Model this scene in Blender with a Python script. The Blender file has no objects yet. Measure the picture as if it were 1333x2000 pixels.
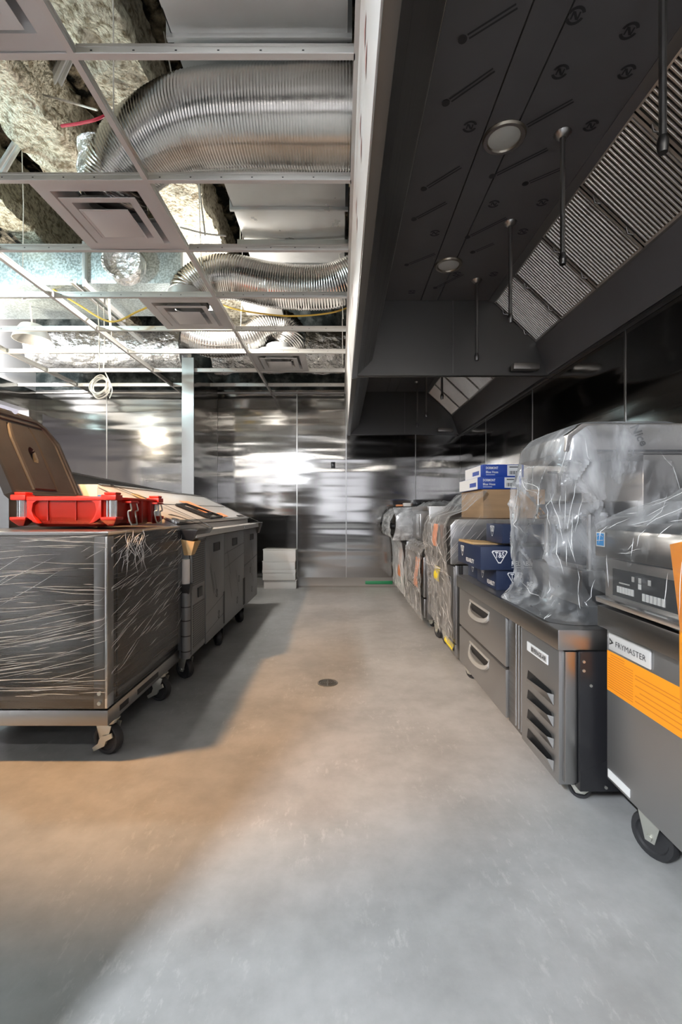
import bpy, bmesh, math, random
from mathutils import Vector, Matrix, noise as mnoise

random.seed(7)
sc = bpy.context.scene
C = sc.collection
ZC = 1.02            # camera height
F = 889.0            # focal length in pixels of the 1333x2000 frame

# ------------------------------------------------------------------ camera
cam_d = bpy.data.cameras.new('camera')
cam_d.sensor_fit = 'VERTICAL'
cam_d.sensor_height = 36.0
cam_d.lens = 16.0
cam_d.clip_start = 0.02
cam = bpy.data.objects.new('camera', cam_d)
cam.location = (0, 0, ZC)
cam.rotation_euler = (math.radians(90), 0, 0)
C.objects.link(cam)
sc.camera = cam

# ------------------------------------------------------------------ world, lights, exposure
w = bpy.data.worlds.new('world'); sc.world = w; w.use_nodes = True
w.node_tree.nodes['Background'].inputs[0].default_value = (0.80, 0.88, 1.0, 1)
w.node_tree.nodes['Background'].inputs[1].default_value = 0.6

sc.view_settings.view_transform = 'Standard'
sc.view_settings.look = 'None'
sc.view_settings.exposure = 0.0
sc.view_settings.gamma = 1.0
sc.view_settings.use_curve_mapping = False
sc.cycles.max_bounces = 10
sc.cycles.transparent_max_bounces = 24
sc.cycles.use_denoising = True
sc.cycles.sample_clamp_indirect = 6.0
sc.cycles.caustics_reflective = False
sc.cycles.caustics_refractive = False


def area(name, loc, aim, sx, sy, power, col, spread=180):
    l = bpy.data.lights.new(name, 'AREA')
    l.shape = 'RECTANGLE'; l.size = sx; l.size_y = sy
    l.energy = power; l.color = col; l.spread = math.radians(spread)
    o = bpy.data.objects.new(name, l)
    o.location = loc
    o.rotation_euler = (Vector(aim) - Vector(loc)).to_track_quat('-Z', 'Y').to_euler()
    C.objects.link(o)
    return o


def bulb(name, loc, power, col, r=0.06):
    l = bpy.data.lights.new(name, 'POINT')
    l.energy = power; l.color = col; l.shadow_soft_size = r
    o = bpy.data.objects.new(name, l); o.location = loc
    C.objects.link(o)
    return o


COOL = (0.82, 0.84, 1.0)
WARM = (1.0, 0.72, 0.42)
# daylight through the shop-front windows in the wall behind the camera
area('daylight_window_left', (-2.35, -3.02, 1.55), (-1.4, 3.0, 0.9), 1.7, 1.6, 2.6, COOL)
area('daylight_window_right', (0.1, -3.02, 1.55), (0.1, 3.0, 0.6), 1.7, 1.6, 3.6, COOL)
# bare hanging lamps: warm ones left of the frame, one in the plenum with an added fill light behind it (the long cool strip lamp is built last)
spot = bulb('work_lamp_warm', (-1.62, 1.62, 2.50), 95, (1.0, 0.58, 0.25), 0.06)
sd = bpy.data.lights.new('work_lamp_warm', 'SPOT')       # a shaded lamp: all of its light goes down
sd.energy = 300; sd.color = (1.0, 0.54, 0.22); sd.shadow_soft_size = 0.06; sd.spot_size = math.radians(80); sd.spot_blend = 0.45
spot.data = sd
spot.rotation_euler = (Vector((-0.90, 2.9, 0.0)) - spot.location).to_track_quat('-Z', 'Y').to_euler()
bulb('work_lamp_warm_far', (-3.45, 4.0, 2.40), 110, (1.0, 0.88, 0.70), 0.10)
bulb('plenum_lamp', (-3.0, 2.6, 2.95), 90, (0.66, 0.93, 1.0), 0.08)
bulb('plenum_fill_far', (-4.02, 5.0, 2.98), 70, (0.95, 0.97, 1.0), 0.08)  # added fill light without a fixture, brightens the foil-wrapped ducts

# ------------------------------------------------------------------ materials
MATS = {}


def nodes_of(m):
    m.use_nodes = True
    return m.node_tree.nodes, m.node_tree.links


def pbr(name, col, rough=0.5, metal=0.0, spec=0.5, noise=None, bump=None, aniso=0.0, stretch=(1, 1, 1), col2=None, emit=None, rough_var=0.0, coat=0.0, detail=6.0, contrast=(0.3, 0.7)):
    m = bpy.data.materials.new(name)
    n, l = nodes_of(m)
    b = n['Principled BSDF']
    b.inputs['Base Color'].default_value = (*col, 1)
    b.inputs['Roughness'].default_value = rough
    b.inputs['Metallic'].default_value = metal
    b.inputs['Specular IOR Level'].default_value = spec
    b.inputs['Anisotropic'].default_value = aniso
    b.inputs['Coat Weight'].default_value = coat
    if emit:
        b.inputs['Emission Color'].default_value = (*emit[:3], 1)
        b.inputs['Emission Strength'].default_value = emit[3]
    if noise or bump:
        tc = n.new('ShaderNodeTexCoord')
        mp = n.new('ShaderNodeMapping')
        mp.inputs['Scale'].default_value = stretch
        l.new(tc.outputs['Object'], mp.inputs['Vector'])
    if noise:
        t = n.new('ShaderNodeTexNoise')
        t.inputs['Scale'].default_value = noise
        t.inputs['Detail'].default_value = detail
        l.new(mp.outputs[0], t.inputs['Vector'])
        if col2:
            r = n.new('ShaderNodeValToRGB')
            r.color_ramp.elements[0].color = (*col, 1)
            r.color_ramp.elements[1].color = (*col2, 1)
            r.color_ramp.elements[0].position = contrast[0]
            r.color_ramp.elements[1].position = contrast[1]
            l.new(t.outputs['Fac'], r.inputs['Fac'])
            l.new(r.outputs['Color'], b.inputs['Base Color'])
        if rough_var:
            mr = n.new('ShaderNodeMapRange')
            mr.inputs['From Min'].default_value = 0.3
            mr.inputs['From Max'].default_value = 0.7
            mr.inputs['To Min'].default_value = max(0.02, rough - rough_var)
            mr.inputs['To Max'].default_value = rough + rough_var
            l.new(t.outputs['Fac'], mr.inputs['Value'])
            l.new(mr.outputs[0], b.inputs['Roughness'])
    if bump:                       # (scale, strength, distance)
        t2 = n.new('ShaderNodeTexNoise')
        t2.inputs['Scale'].default_value = bump[0]
        t2.inputs['Detail'].default_value = bump[3] if len(bump) > 3 else 2.0
        l.new(mp.outputs[0], t2.inputs['Vector'])
        bp = n.new('ShaderNodeBump')
        bp.inputs['Strength'].default_value = bump[1]
        bp.inputs['Distance'].default_value = bump[2]
        l.new(t2.outputs['Fac'], bp.inputs['Height'])
        l.new(bp.outputs[0], b.inputs['Normal'])
    MATS[name] = m
    return m


# wall steel: wide sheets that wave a little, reflections drawn out into level bands
def wall_steel():
    m = bpy.data.materials.new('wall_steel')
    n, l = nodes_of(m)
    b = n['Principled BSDF']
    b.inputs['Base Color'].default_value = (0.31, 0.30, 0.288, 1)
    b.inputs['Metallic'].default_value = 1.0
    tc = n.new('ShaderNodeTexCoord')
    mp = n.new('ShaderNodeMapping'); mp.inputs['Scale'].default_value = (0.5, 0.5, 6.0)
    l.new(tc.outputs['Object'], mp.inputs['Vector'])
    t = n.new('ShaderNodeTexNoise'); t.inputs['Scale'].default_value = 1.0; t.inputs['Detail'].default_value = 1.0
    l.new(mp.outputs[0], t.inputs['Vector'])
    mp2 = n.new('ShaderNodeMapping'); mp2.inputs['Scale'].default_value = (1.5, 1.5, 260.0)
    l.new(tc.outputs['Object'], mp2.inputs['Vector'])
    t2 = n.new('ShaderNodeTexNoise'); t2.inputs['Scale'].default_value = 1.0; t2.inputs['Detail'].default_value = 3.0
    l.new(mp2.outputs[0], t2.inputs['Vector'])
    mx = n.new('ShaderNodeMath'); mx.operation = 'MULTIPLY_ADD'
    mx.inputs[1].default_value = 0.006
    l.new(t2.outputs['Fac'], mx.inputs[0]); l.new(t.outputs['Fac'], mx.inputs[2])
    bp = n.new('ShaderNodeBump'); bp.inputs['Strength'].default_value = 0.7; bp.inputs['Distance'].default_value = 0.013
    l.new(mx.outputs[0], bp.inputs['Height']); l.new(bp.outputs[0], b.inputs['Normal'])
    mr = n.new('ShaderNodeMapRange')
    mr.inputs['To Min'].default_value = 0.07; mr.inputs['To Max'].default_value = 0.14
    l.new(t2.outputs['Fac'], mr.inputs['Value']); l.new(mr.outputs[0], b.inputs['Roughness'])
    MATS['wall_steel'] = m
    return m


def floor_mat():
    m = bpy.data.materials.new('floor_epoxy')
    n, l = nodes_of(m)
    b = n['Principled BSDF']
    tc = n.new('ShaderNodeTexCoord')
    t = n.new('ShaderNodeTexNoise'); t.inputs['Scale'].default_value = 1.9; t.inputs['Detail'].default_value = 7; t.inputs['Roughness'].default_value = 0.62
    l.new(tc.outputs['Object'], t.inputs['Vector'])
    r = n.new('ShaderNodeValToRGB')
    r.color_ramp.elements[0].position = 0.34; r.color_ramp.elements[0].color = (0.33, 0.33, 0.32, 1)
    r.color_ramp.elements[1].position = 0.68; r.color_ramp.elements[1].color = (0.47, 0.47, 0.465, 1)
    t4 = n.new('ShaderNodeTexNoise'); t4.inputs['Scale'].default_value = 11; t4.inputs['Detail'].default_value = 6; t4.inputs['Roughness'].default_value = 0.65
    l.new(tc.outputs['Object'], t4.inputs['Vector'])
    av = n.new('ShaderNodeMath'); av.operation = 'MULTIPLY_ADD'; av.inputs[1].default_value = 0.45
    sb = n.new('ShaderNodeMath'); sb.operation = 'SUBTRACT'; sb.inputs[1].default_value = 0.225
    l.new(t4.outputs['Fac'], av.inputs[0]); l.new(t.outputs['Fac'], av.inputs[2]); l.new(av.outputs[0], sb.inputs[0]); l.new(sb.outputs[0], r.inputs['Fac'])
    # pale scuffs, in clusters
    t2 = n.new('ShaderNodeTexNoise'); t2.inputs['Scale'].default_value = 34; t2.inputs['Detail'].default_value = 4; t2.inputs['Roughness'].default_value = 0.7
    mp = n.new('ShaderNodeMapping'); mp.inputs['Scale'].default_value = (1.2, 0.5, 1)
    l.new(tc.outputs['Object'], mp.inputs['Vector']); l.new(mp.outputs[0], t2.inputs['Vector'])
    t3 = n.new('ShaderNodeTexNoise'); t3.inputs['Scale'].default_value = 2.6; t3.inputs['Detail'].default_value = 2
    l.new(tc.outputs['Object'], t3.inputs['Vector'])
    r2 = n.new('ShaderNodeValToRGB'); r2.color_ramp.elements[0].position = 0.55; r2.color_ramp.elements[1].position = 0.69
    l.new(t2.outputs['Fac'], r2.inputs['Fac'])
    r3 = n.new('ShaderNodeValToRGB'); r3.color_ramp.elements[0].position = 0.46; r3.color_ramp.elements[1].position = 0.60
    l.new(t3.outputs['Fac'], r3.inputs['Fac'])
    mu = n.new('ShaderNodeMath'); mu.operation = 'MULTIPLY'
    l.new(r2.outputs['Color'], mu.inputs[0]); l.new(r3.outputs['Color'], mu.inputs[1])
    mu2 = n.new('ShaderNodeMath'); mu2.operation = 'MULTIPLY'; mu2.inputs[1].default_value = 0.48
    l.new(mu.outputs[0], mu2.inputs[0])
    mx = n.new('ShaderNodeMix'); mx.data_type = 'RGBA'
    l.new(mu2.outputs[0], mx.inputs['Factor']); l.new(r.outputs['Color'], mx.inputs['A'])
    mx.inputs['B'].default_value = (0.62, 0.62, 0.60, 1)
    l.new(mx.outputs['Result'], b.inputs['Base Color'])
    mr = n.new('ShaderNodeMapRange'); mr.inputs['From Min'].default_value = 0.3; mr.inputs['From Max'].default_value = 0.7
    mr.inputs['To Min'].default_value = 0.30; mr.inputs['To Max'].default_value = 0.48
    l.new(t.outputs['Fac'], mr.inputs['Value']); l.new(mr.outputs[0], b.inputs['Roughness'])
    b.inputs['Specular IOR Level'].default_value = 0.5
    bp = n.new('ShaderNodeBump'); bp.inputs['Strength'].default_value = 0.12; bp.inputs['Distance'].default_value = 0.004
    l.new(t2.outputs['Fac'], bp.inputs['Height']); l.new(bp.outputs[0], b.inputs['Normal'])
    MATS['floor'] = m
    return m


# clear plastic: mostly see-through, with milky creases; scale/stretch set the direction of the folds
def film(name, stretch, scale=6.0, lo=0.5, hi=0.75, base=0.10, peak=0.75, tint=(0.9, 0.92, 0.94), rot=(0, 0, 0), bump=0.5, rough=0.16, warp=0.0):
    m = bpy.data.materials.new(name)
    n, l = nodes_of(m)
    b = n['Principled BSDF']
    b.inputs['Base Color'].default_value = (*tint, 1)
    b.inputs['Roughness'].default_value = rough
    b.inputs['Specular IOR Level'].default_value = 0.9
    tr = n.new('ShaderNodeBsdfTransparent')
    mix = n.new('ShaderNodeMixShader')
    tc = n.new('ShaderNodeTexCoord')
    mp = n.new('ShaderNodeMapping'); mp.inputs['Scale'].default_value = stretch; mp.inputs['Rotation'].default_value = rot
    l.new(tc.outputs['Object'], mp.inputs['Vector'])
    t = n.new('ShaderNodeTexNoise'); t.inputs['Scale'].default_value = scale; t.inputs['Detail'].default_value = 5; t.inputs['Roughness'].default_value = 0.6
    t.inputs['Distortion'].default_value = warp
    l.new(mp.outputs[0], t.inputs['Vector'])
    mr = n.new('ShaderNodeMapRange')
    mr.inputs['From Min'].default_value = lo; mr.inputs['From Max'].default_value = hi
    mr.inputs['To Min'].default_value = base; mr.inputs['To Max'].default_value = peak
    l.new(t.outputs['Fac'], mr.inputs['Value'])
    fr = n.new('ShaderNodeFresnel'); fr.inputs['IOR'].default_value = 1.35
    mx = n.new('ShaderNodeMath'); mx.operation = 'MAXIMUM'
    l.new(mr.outputs[0], mx.inputs[0]); l.new(fr.outputs[0], mx.inputs[1])
    cl = n.new('ShaderNodeMath'); cl.operation = 'MINIMUM'; cl.inputs[1].default_value = 0.8
    l.new(mx.outputs[0], cl.inputs[0])
    bp = n.new('ShaderNodeBump'); bp.inputs['Strength'].default_value = bump; bp.inputs['Distance'].default_value = 0.01
    l.new(t.outputs['Fac'], bp.inputs['Height']); l.new(bp.outputs[0], b.inputs['Normal'])
    l.new(bp.outputs[0], fr.inputs['Normal'])
    l.new(cl.outputs[0], mix.inputs[0]); l.new(tr.outputs[0], mix.inputs[1]); l.new(b.outputs[0], mix.inputs[2])
    l.new(mix.outputs[0], n['Material Output'].inputs[0])
    MATS[name] = m
    return m


def perforated(name, col, hole, pitch):
    m = bpy.data.materials.new(name)
    n, l = nodes_of(m)
    b = n['Principled BSDF']; b.inputs['Roughness'].default_value = 0.5; b.inputs['Metallic'].default_value = 0.3
    tc = n.new('ShaderNodeTexCoord')
    sp = n.new('ShaderNodeSeparateXYZ'); l.new(tc.outputs['Object'], sp.inputs[0])
    outs = []
    for ax in ('Y', 'Z'):
        a = n.new('ShaderNodeMath'); a.operation = 'DIVIDE'; a.inputs[1].default_value = pitch
        l.new(sp.outputs[ax], a.inputs[0])
        f = n.new('ShaderNodeMath'); f.operation = 'FRACT'; l.new(a.outputs[0], f.inputs[0])
        g = n.new('ShaderNodeMath'); g.operation = 'GREATER_THAN'; g.inputs[1].default_value = 0.38
        l.new(f.outputs[0], g.inputs[0]); outs.append(g)
    mu = n.new('ShaderNodeMath'); mu.operation = 'MULTIPLY'
    l.new(outs[0].outputs[0], mu.inputs[0]); l.new(outs[1].outputs[0], mu.inputs[1])
    mx = n.new('ShaderNodeMix'); mx.data_type = 'RGBA'
    l.new(mu.outputs[0], mx.inputs['Factor'])
    mx.inputs['A'].default_value = (*col, 1); mx.inputs['B'].default_value = (*hole, 1)
    l.new(mx.outputs['Result'], b.inputs['Base Color'])
    MATS[name] = m
    return m


wall_steel(); floor_mat()
pbr('steel', (0.40, 0.39, 0.38), 0.30, 1.0, noise=1.0, stretch=(1.5, 1.5, 160), rough_var=0.02)
pbr('steel_cabinet', (0.15, 0.143, 0.135), 0.26, 1.0, noise=1.0, stretch=(1.5, 1.5, 160), rough_var=0.03)
pbr('steel_dark', (0.24, 0.235, 0.23), 0.34, 1.0, noise=1.0, stretch=(1.5, 1.5, 120), rough_var=0.06)
pbr('steel_front', (0.37, 0.365, 0.36), 0.36, 0.85, noise=1.0, stretch=(90, 1.2, 1.2), rough_var=0.05)
pbr('hood_steel', (0.17, 0.165, 0.16), 0.36, 0.9, noise=3.0, stretch=(1, 0.4, 1), rough_var=0.06)
pbr('hood_film', (0.105, 0.10, 0.102), 0.42, 0.0, spec=0.4, noise=2.5, col2=(0.125, 0.12, 0.122))
pbr('hood_mark', (0.018, 0.018, 0.02), 0.5)
pbr('fascia_film', (0.76, 0.71, 0.67), 0.34, 0.0, noise=4, stretch=(1, 1, 0.4), col2=(0.84, 0.82, 0.80))
pbr('fascia_mark', (0.46, 0.20, 0.17), 0.5)
pbr('filter_steel', (0.43, 0.40, 0.365), 0.30, 0.95)
pbr('black', (0.012, 0.012, 0.013), 0.5)
pbr('black_gloss', (0.015, 0.015, 0.017), 0.25)
pbr('rubber', (0.022, 0.022, 0.024), 0.55)
pbr('zinc', (0.66, 0.66, 0.60), 0.34, 0.85)
pbr('tee_paint', (0.50, 0.48, 0.46), 0.45, 0.1)
pbr('tee_web', (0.72, 0.70, 0.66), 0.34, 0.7)
pbr('diffuser', (0.50, 0.485, 0.475), 0.55, 0.0)
pbr('galvanized', (0.68, 0.67, 0.65), 0.32, 0.6, noise=5, col2=(0.74, 0.74, 0.73), rough_var=0.05, bump=(1.2, 0.25, 0.02))
pbr('galvanized_frost', (0.50, 0.58, 0.58), 0.42, 0.75, noise=60, col2=(0.74, 0.82, 0.83), rough_var=0.12, detail=3, contrast=(0.42, 0.58))
pbr('flex_metal', (0.74, 0.72, 0.69), 0.20, 1.0, noise=20, rough_var=0.06)
pbr('foil', (0.88, 0.88, 0.87), 0.16, 0.8, bump=(7.0, 1.0, 0.09, 6.0))
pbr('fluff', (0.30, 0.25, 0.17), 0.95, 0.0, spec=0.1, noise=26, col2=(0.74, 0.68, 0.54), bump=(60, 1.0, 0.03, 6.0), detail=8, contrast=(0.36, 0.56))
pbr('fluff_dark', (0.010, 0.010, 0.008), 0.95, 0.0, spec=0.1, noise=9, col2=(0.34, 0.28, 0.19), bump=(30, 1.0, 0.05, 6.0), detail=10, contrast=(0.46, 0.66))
pbr('deck', (0.02, 0.03, 0.03), 0.9, 0.0, noise=6, col2=(0.20, 0.22, 0.21), bump=(18, 1.0, 0.05, 5.0), detail=8, contrast=(0.45, 0.75))
pbr('rear_paint', (0.065, 0.06, 0.06), 0.6)
pbr('white_paint', (0.68, 0.67, 0.68), 0.6)
pbr('carton_white', (0.80, 0.76, 0.73), 0.65, noise=3, col2=(0.86, 0.82, 0.79))
pbr('cardboard', (0.36, 0.22, 0.115), 0.75, noise=4, stretch=(1, 1, 8), col2=(0.44, 0.27, 0.14))
pbr('cardboard_light', (0.56, 0.37, 0.17), 0.7, noise=30, col2=(0.50, 0.32, 0.15))
pbr('navy', (0.014, 0.024, 0.062), 0.38)
pbr('blue_box', (0.012, 0.055, 0.33), 0.35)
pbr('print_white', (0.82, 0.82, 0.82), 0.5)
pbr('print_black', (0.02, 0.02, 0.02), 0.5)
pbr('print_dim', (0.10, 0.105, 0.11), 0.5)
pbr('orange_label', (0.95, 0.33, 0.012), 0.5)
pbr('orange_label_print', (0.70, 0.20, 0.01), 0.5)
pbr('orange_paper', (0.80, 0.30, 0.13), 0.6)
pbr('yellow_tag', (0.78, 0.62, 0.03), 0.5)
pbr('energy_blue', (0.02, 0.30, 0.72), 0.4)
pbr('red_plastic', (0.62, 0.030, 0.014), 0.34, noise=5, rough_var=0.06)
pbr('red_plastic_dark', (0.40, 0.020, 0.012), 0.40)
pbr('alu', (0.80, 0.80, 0.80), 0.26, 1.0)
pbr('lid_black', (0.020, 0.019, 0.017), 0.62, noise=5, col2=(0.042, 0.039, 0.036), bump=(40, 0.15, 0.004))
pbr('handle_metal', (0.62, 0.62, 0.60), 0.36, 0.6)
pbr('lid_edge', (0.018, 0.017, 0.016), 0.55)
pbr('door_film', (0.17, 0.175, 0.18), 0.42, 0.25, noise=3, col2=(0.20, 0.205, 0.21))
pbr('door_line', (0.035, 0.037, 0.042), 0.5)
pbr('lid_white', (0.70, 0.68, 0.66), 0.22, 0.2, noise=2, col2=(0.76, 0.745, 0.73))
pbr('cable_white', (0.74, 0.70, 0.62), 0.5)
pbr('cable_yellow', (0.70, 0.46, 0.08), 0.5)
pbr('cable_red', (0.50, 0.02, 0.05), 0.4)
pbr('cove', (0.20, 0.19, 0.18), 0.45)
pbr('green', (0.02, 0.22, 0.09), 0.35)
pbr('brass', (0.45, 0.40, 0.33), 0.35, 1.0)
pbr('lens', (0.62, 0.62, 0.58), 0.2, 0.0, spec=0.6)
pbr('wrinkle', (0.86, 0.86, 0.86), 0.14, 0.0, spec=1.0)
pbr('window_day', (0.9, 0.9, 0.9), 0.5, emit=(0.80, 0.80, 1.0, 0.40))
pbr('lamp_glow', (0.9, 0.9, 0.9), 0.5, emit=(1.0, 0.95, 0.86, 22.0))
pbr('green_cloth', (0.03, 0.10, 0.08), 0.7)
perforated('grille', (0.17, 0.175, 0.18), (0.004, 0.004, 0.004), 0.0135)
film('stretch_wrap', (0.55, 3.0, 7.0), scale=5.0, lo=0.56, hi=0.74, base=0.02, peak=0.16, rot=(0, 0.20, 0), bump=0.5, rough=0.12)
film('stretch_wrap_side', (3.0, 0.6, 7.0), scale=5.0, lo=0.56, hi=0.74, base=0.02, peak=0.14, rot=(0.30, 0, 0), bump=0.5, rough=0.12)
film('gather', (1.0, 5.0, 1.2), scale=3.5, lo=0.45, hi=0.72, base=0.05, peak=0.40, bump=0.8, rough=0.12, warp=0.8)
film('bag_film', (1.2, 1.2, 0.5), scale=4.0, lo=0.46, hi=0.70, base=0.08, peak=0.62, tint=(0.86, 0.87, 0.89), bump=0.9, rough=0.16, warp=0.6)
film('cling', (1.0, 0.8, 1.8), scale=9.0, lo=0.52, hi=0.74, base=0.03, peak=0.26, tint=(0.84, 0.85, 0.86), bump=0.8, rough=0.14, warp=0.5)
film('cling_white', (1.0, 0.8, 1.4), scale=10.0, lo=0.40, hi=0.66, base=0.30, peak=0.78, tint=(0.84, 0.84, 0.85), bump=0.9, rough=0.2, warp=0.6)
film('cling_clear', (1.0, 0.8, 1.8), scale=9.0, lo=0.55, hi=0.75, base=0.035, peak=0.22, tint=(0.84, 0.85, 0.86), bump=0.6, rough=0.12, warp=0.5)


# ------------------------------------------------------------------ mesh builder
def origin_of(p):
    v = Vector((0, 0, 0))
    while p is not None:
        v += p.location
        p = p.parent
    return v


class MB:
    def __init__(s):
        s.v = []; s.f = []; s.mi = []

    def add(s, vs, fs, mi=0):
        o = len(s.v)
        s.v += [tuple(v) for v in vs]
        s.f += [tuple(i + o for i in f) for f in fs]
        s.mi += [mi] * len(fs)
        return s

    def box(s, x0, x1, y0, y1, z0, z1, mi=0):
        x0, x1 = sorted((x0, x1)); y0, y1 = sorted((y0, y1)); z0, z1 = sorted((z0, z1))
        vs = [(x0, y0, z0), (x1, y0, z0), (x1, y1, z0), (x0, y1, z0), (x0, y0, z1), (x1, y0, z1), (x1, y1, z1), (x0, y1, z1)]
        fs = [(0, 3, 2, 1), (4, 5, 6, 7), (0, 1, 5, 4), (1, 2, 6, 5), (2, 3, 7, 6), (3, 0, 4, 7)]
        return s.add(vs, fs, mi)

    def hexa(s, b4, t4, mi=0):          # 4 lower and 4 upper corners, same winding (ccw from above)
        return s.add(list(b4) + list(t4), [(0, 3, 2, 1), (4, 5, 6, 7), (0, 1, 5, 4), (1, 2, 6, 5), (2, 3, 7, 6), (3, 0, 4, 7)], mi)

    def prism(s, poly, axis, a0, a1, mi=0):   # poly in the plane across 'axis'
        def P(u, v, a):
            return {'x': (a, u, v), 'y': (u, a, v), 'z': (u, v, a)}[axis]
        n = len(poly)
        vs = [P(u, v, a0) for u, v in poly] + [P(u, v, a1) for u, v in poly]
        fs = [tuple(range(n))[::-1], tuple(range(n, 2 * n))] + [(i, (i + 1) % n, n + (i + 1) % n, n + i) for i in range(n)]
        return s.add(vs, fs, mi)

    def slab(s, p0, p1, y0, y1, t, mi=0):     # sheet between two (x, z) points, thickness to the left of p0->p1
        d = Vector((p1[0] - p0[0], p1[1] - p0[1])).normalized()
        nx, nz = -d.y * t, d.x * t
        return s.prism([p0, p1, (p1[0] + nx, p1[1] + nz), (p0[0] + nx, p0[1] + nz)], 'y', y0, y1, mi)

    def cyl(s, p0, p1, r0, r1=None, n=16, mi=0, caps=True):
        r1 = r0 if r1 is None else r1
        p0 = Vector(p0); p1 = Vector(p1)
        d = (p1 - p0).normalized()
        u = d.orthogonal().normalized(); v = d.cross(u)
        vs = []
        for p, r in ((p0, r0), (p1, r1)):
            for i in range(n):
                a = 2 * math.pi * i / n
                vs.append(p + (u * math.cos(a) + v * math.sin(a)) * r)
        fs = [(i, (i + 1) % n, n + (i + 1) % n, n + i) for i in range(n)]
        if caps:
            fs += [tuple(range(n))[::-1], tuple(range(n, 2 * n))]
        return s.add(vs, fs, mi)

    def tube(s, pts, r, n=8, mi=0, caps=True, up=None):
        pts = [Vector(p) for p in pts]
        rs = r if isinstance(r, (list, tuple)) else [r] * len(pts)
        vs = []; prev = None
        for i, p in enumerate(pts):
            d = (pts[min(i + 1, len(pts) - 1)] - pts[max(i - 1, 0)])
            d = d.normalized() if d.length > 1e-9 else Vector((0, 0, 1))
            if prev is None:
                u = d.orthogonal().normalized()
            else:
                u = (prev - d * prev.dot(d))
                u = u.normalized() if u.length > 1e-6 else d.orthogonal().normalized()
            prev = u
            v = d.cross(u)
            for k in range(n):
                a = 2 * math.pi * k / n
                vs.append(p + (u * math.cos(a) + v * math.sin(a)) * rs[i])
        fs = []
        for i in range(len(pts) - 1):
            for k in range(n):
                fs.append((i * n + k, i * n + (k + 1) % n, (i + 1) * n + (k + 1) % n, (i + 1) * n + k))
        if caps:
            fs += [tuple(range(n))[::-1], tuple(range((len(pts) - 1) * n, len(pts) * n))]
        return s.add(vs, fs, mi)

    def lathe(s, prof, c, axis, n=24, mi=0):   # prof: (radius, along axis)
        axis = Vector(axis).normalized(); c = Vector(c)
        u = axis.orthogonal().normalized(); v = axis.cross(u)
        vs = []
        for r, a in prof:
            for k in range(n):
                t = 2 * math.pi * k / n
                vs.append(c + axis * a + (u * math.cos(t) + v * math.sin(t)) * r)
        fs = []
        for i in range(len(prof) - 1):
            for k in range(n):
                fs.append((i * n + k, i * n + (k + 1) % n, (i + 1) * n + (k + 1) % n, (i + 1) * n + k))
        return s.add(vs, fs, mi)

    def grid(s, fn, nu, nv, mi=0):
        vs = [fn(i / nu, j / nv) for j in range(nv + 1) for i in range(nu + 1)]
        fs = [(j * (nu + 1) + i, j * (nu + 1) + i + 1, (j + 1) * (nu + 1) + i + 1, (j + 1) * (nu + 1) + i) for j in range(nv) for i in range(nu)]
        return s.add(vs, fs, mi)

    def build(s, name, mats, parent=None, bevel=0.0, smooth=35, seg=2):
        me = bpy.data.meshes.new(name)
        o = bpy.data.objects.new(name, me)
        off = origin_of(parent)
        me.from_pydata([tuple(Vector(v) - off) for v in s.v], [], s.f)
        mats = mats if isinstance(mats, (list, tuple)) else [mats]
        for mm in mats:
            me.materials.append(MATS[mm])
        me.polygons.foreach_set('material_index', s.mi)
        if bevel:
            bm = bmesh.new(); bm.from_mesh(me)
            bmesh.ops.recalc_face_normals(bm, faces=bm.faces)
            ed = [e for e in bm.edges if len(e.link_faces) == 2 and e.calc_face_angle(0) > 0.6]
            bmesh.ops.bevel(bm, geom=ed, offset=bevel, segments=seg, affect='EDGES', clamp_overlap=True, profile=0.6)
            bm.to_mesh(me); bm.free()
        else:
            bm = bmesh.new(); bm.from_mesh(me)
            bmesh.ops.recalc_face_normals(bm, faces=bm.faces)
            bm.to_mesh(me); bm.free()
        if smooth:
            me.polygons.foreach_set('use_smooth', [True] * len(me.polygons))
            me.set_sharp_from_angle(angle=math.radians(smooth))
        me.update()
        o.parent = parent
        C.objects.link(o)
        return o


def tag(o, label, cat, group=None, kind=None):
    o['label'] = label
    if cat:
        o['category'] = cat
    if group:
        o['group'] = group
    if kind:
        o['kind'] = kind
    return o


def thing(name, loc, label, cat, group=None, kind=None):
    o = bpy.data.objects.new(name, None)
    o.location = loc
    o.empty_display_size = 0.1
    C.objects.link(o)
    return tag(o, label, cat, group, kind)


def struct(o, label=None):
    o['kind'] = 'structure'
    if label:
        o['label'] = label
    return o


def copy_part(o, parent, loc):
    c = o.copy(); C.objects.link(c); c.parent = parent; c.location = loc
    return c


def copy_tree(o, parent=None):
    c = o.copy(); C.objects.link(c)
    if parent is not None:
        c.parent = parent
    for ch in [x for x in bpy.data.objects if x.parent == o]:
        copy_tree(ch, c)
    return c


def px(x, y, d):               # a point of the photograph at depth d -> world
    return Vector(((x - 666.5) * d / F, d, ZC - (y - 1000.0) * d / F))


def spline(pts, n=10):         # Catmull-Rom through the points
    P = [Vector(p) for p in pts]
    P = [P[0] * 2 - P[1]] + P + [P[-1] * 2 - P[-2]]
    out = []
    for i in range(1, len(P) - 2):
        for k in range(n):
            t = k / n
            a, b, c, d = P[i - 1], P[i], P[i + 1], P[i + 2]
            out.append(0.5 * ((2 * b) + (c - a) * t + (2 * a - 5 * b + 4 * c - d) * t * t + (3 * b - a - 3 * c + d) * t ** 3))
    out.append(P[-2])
    return out


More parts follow.
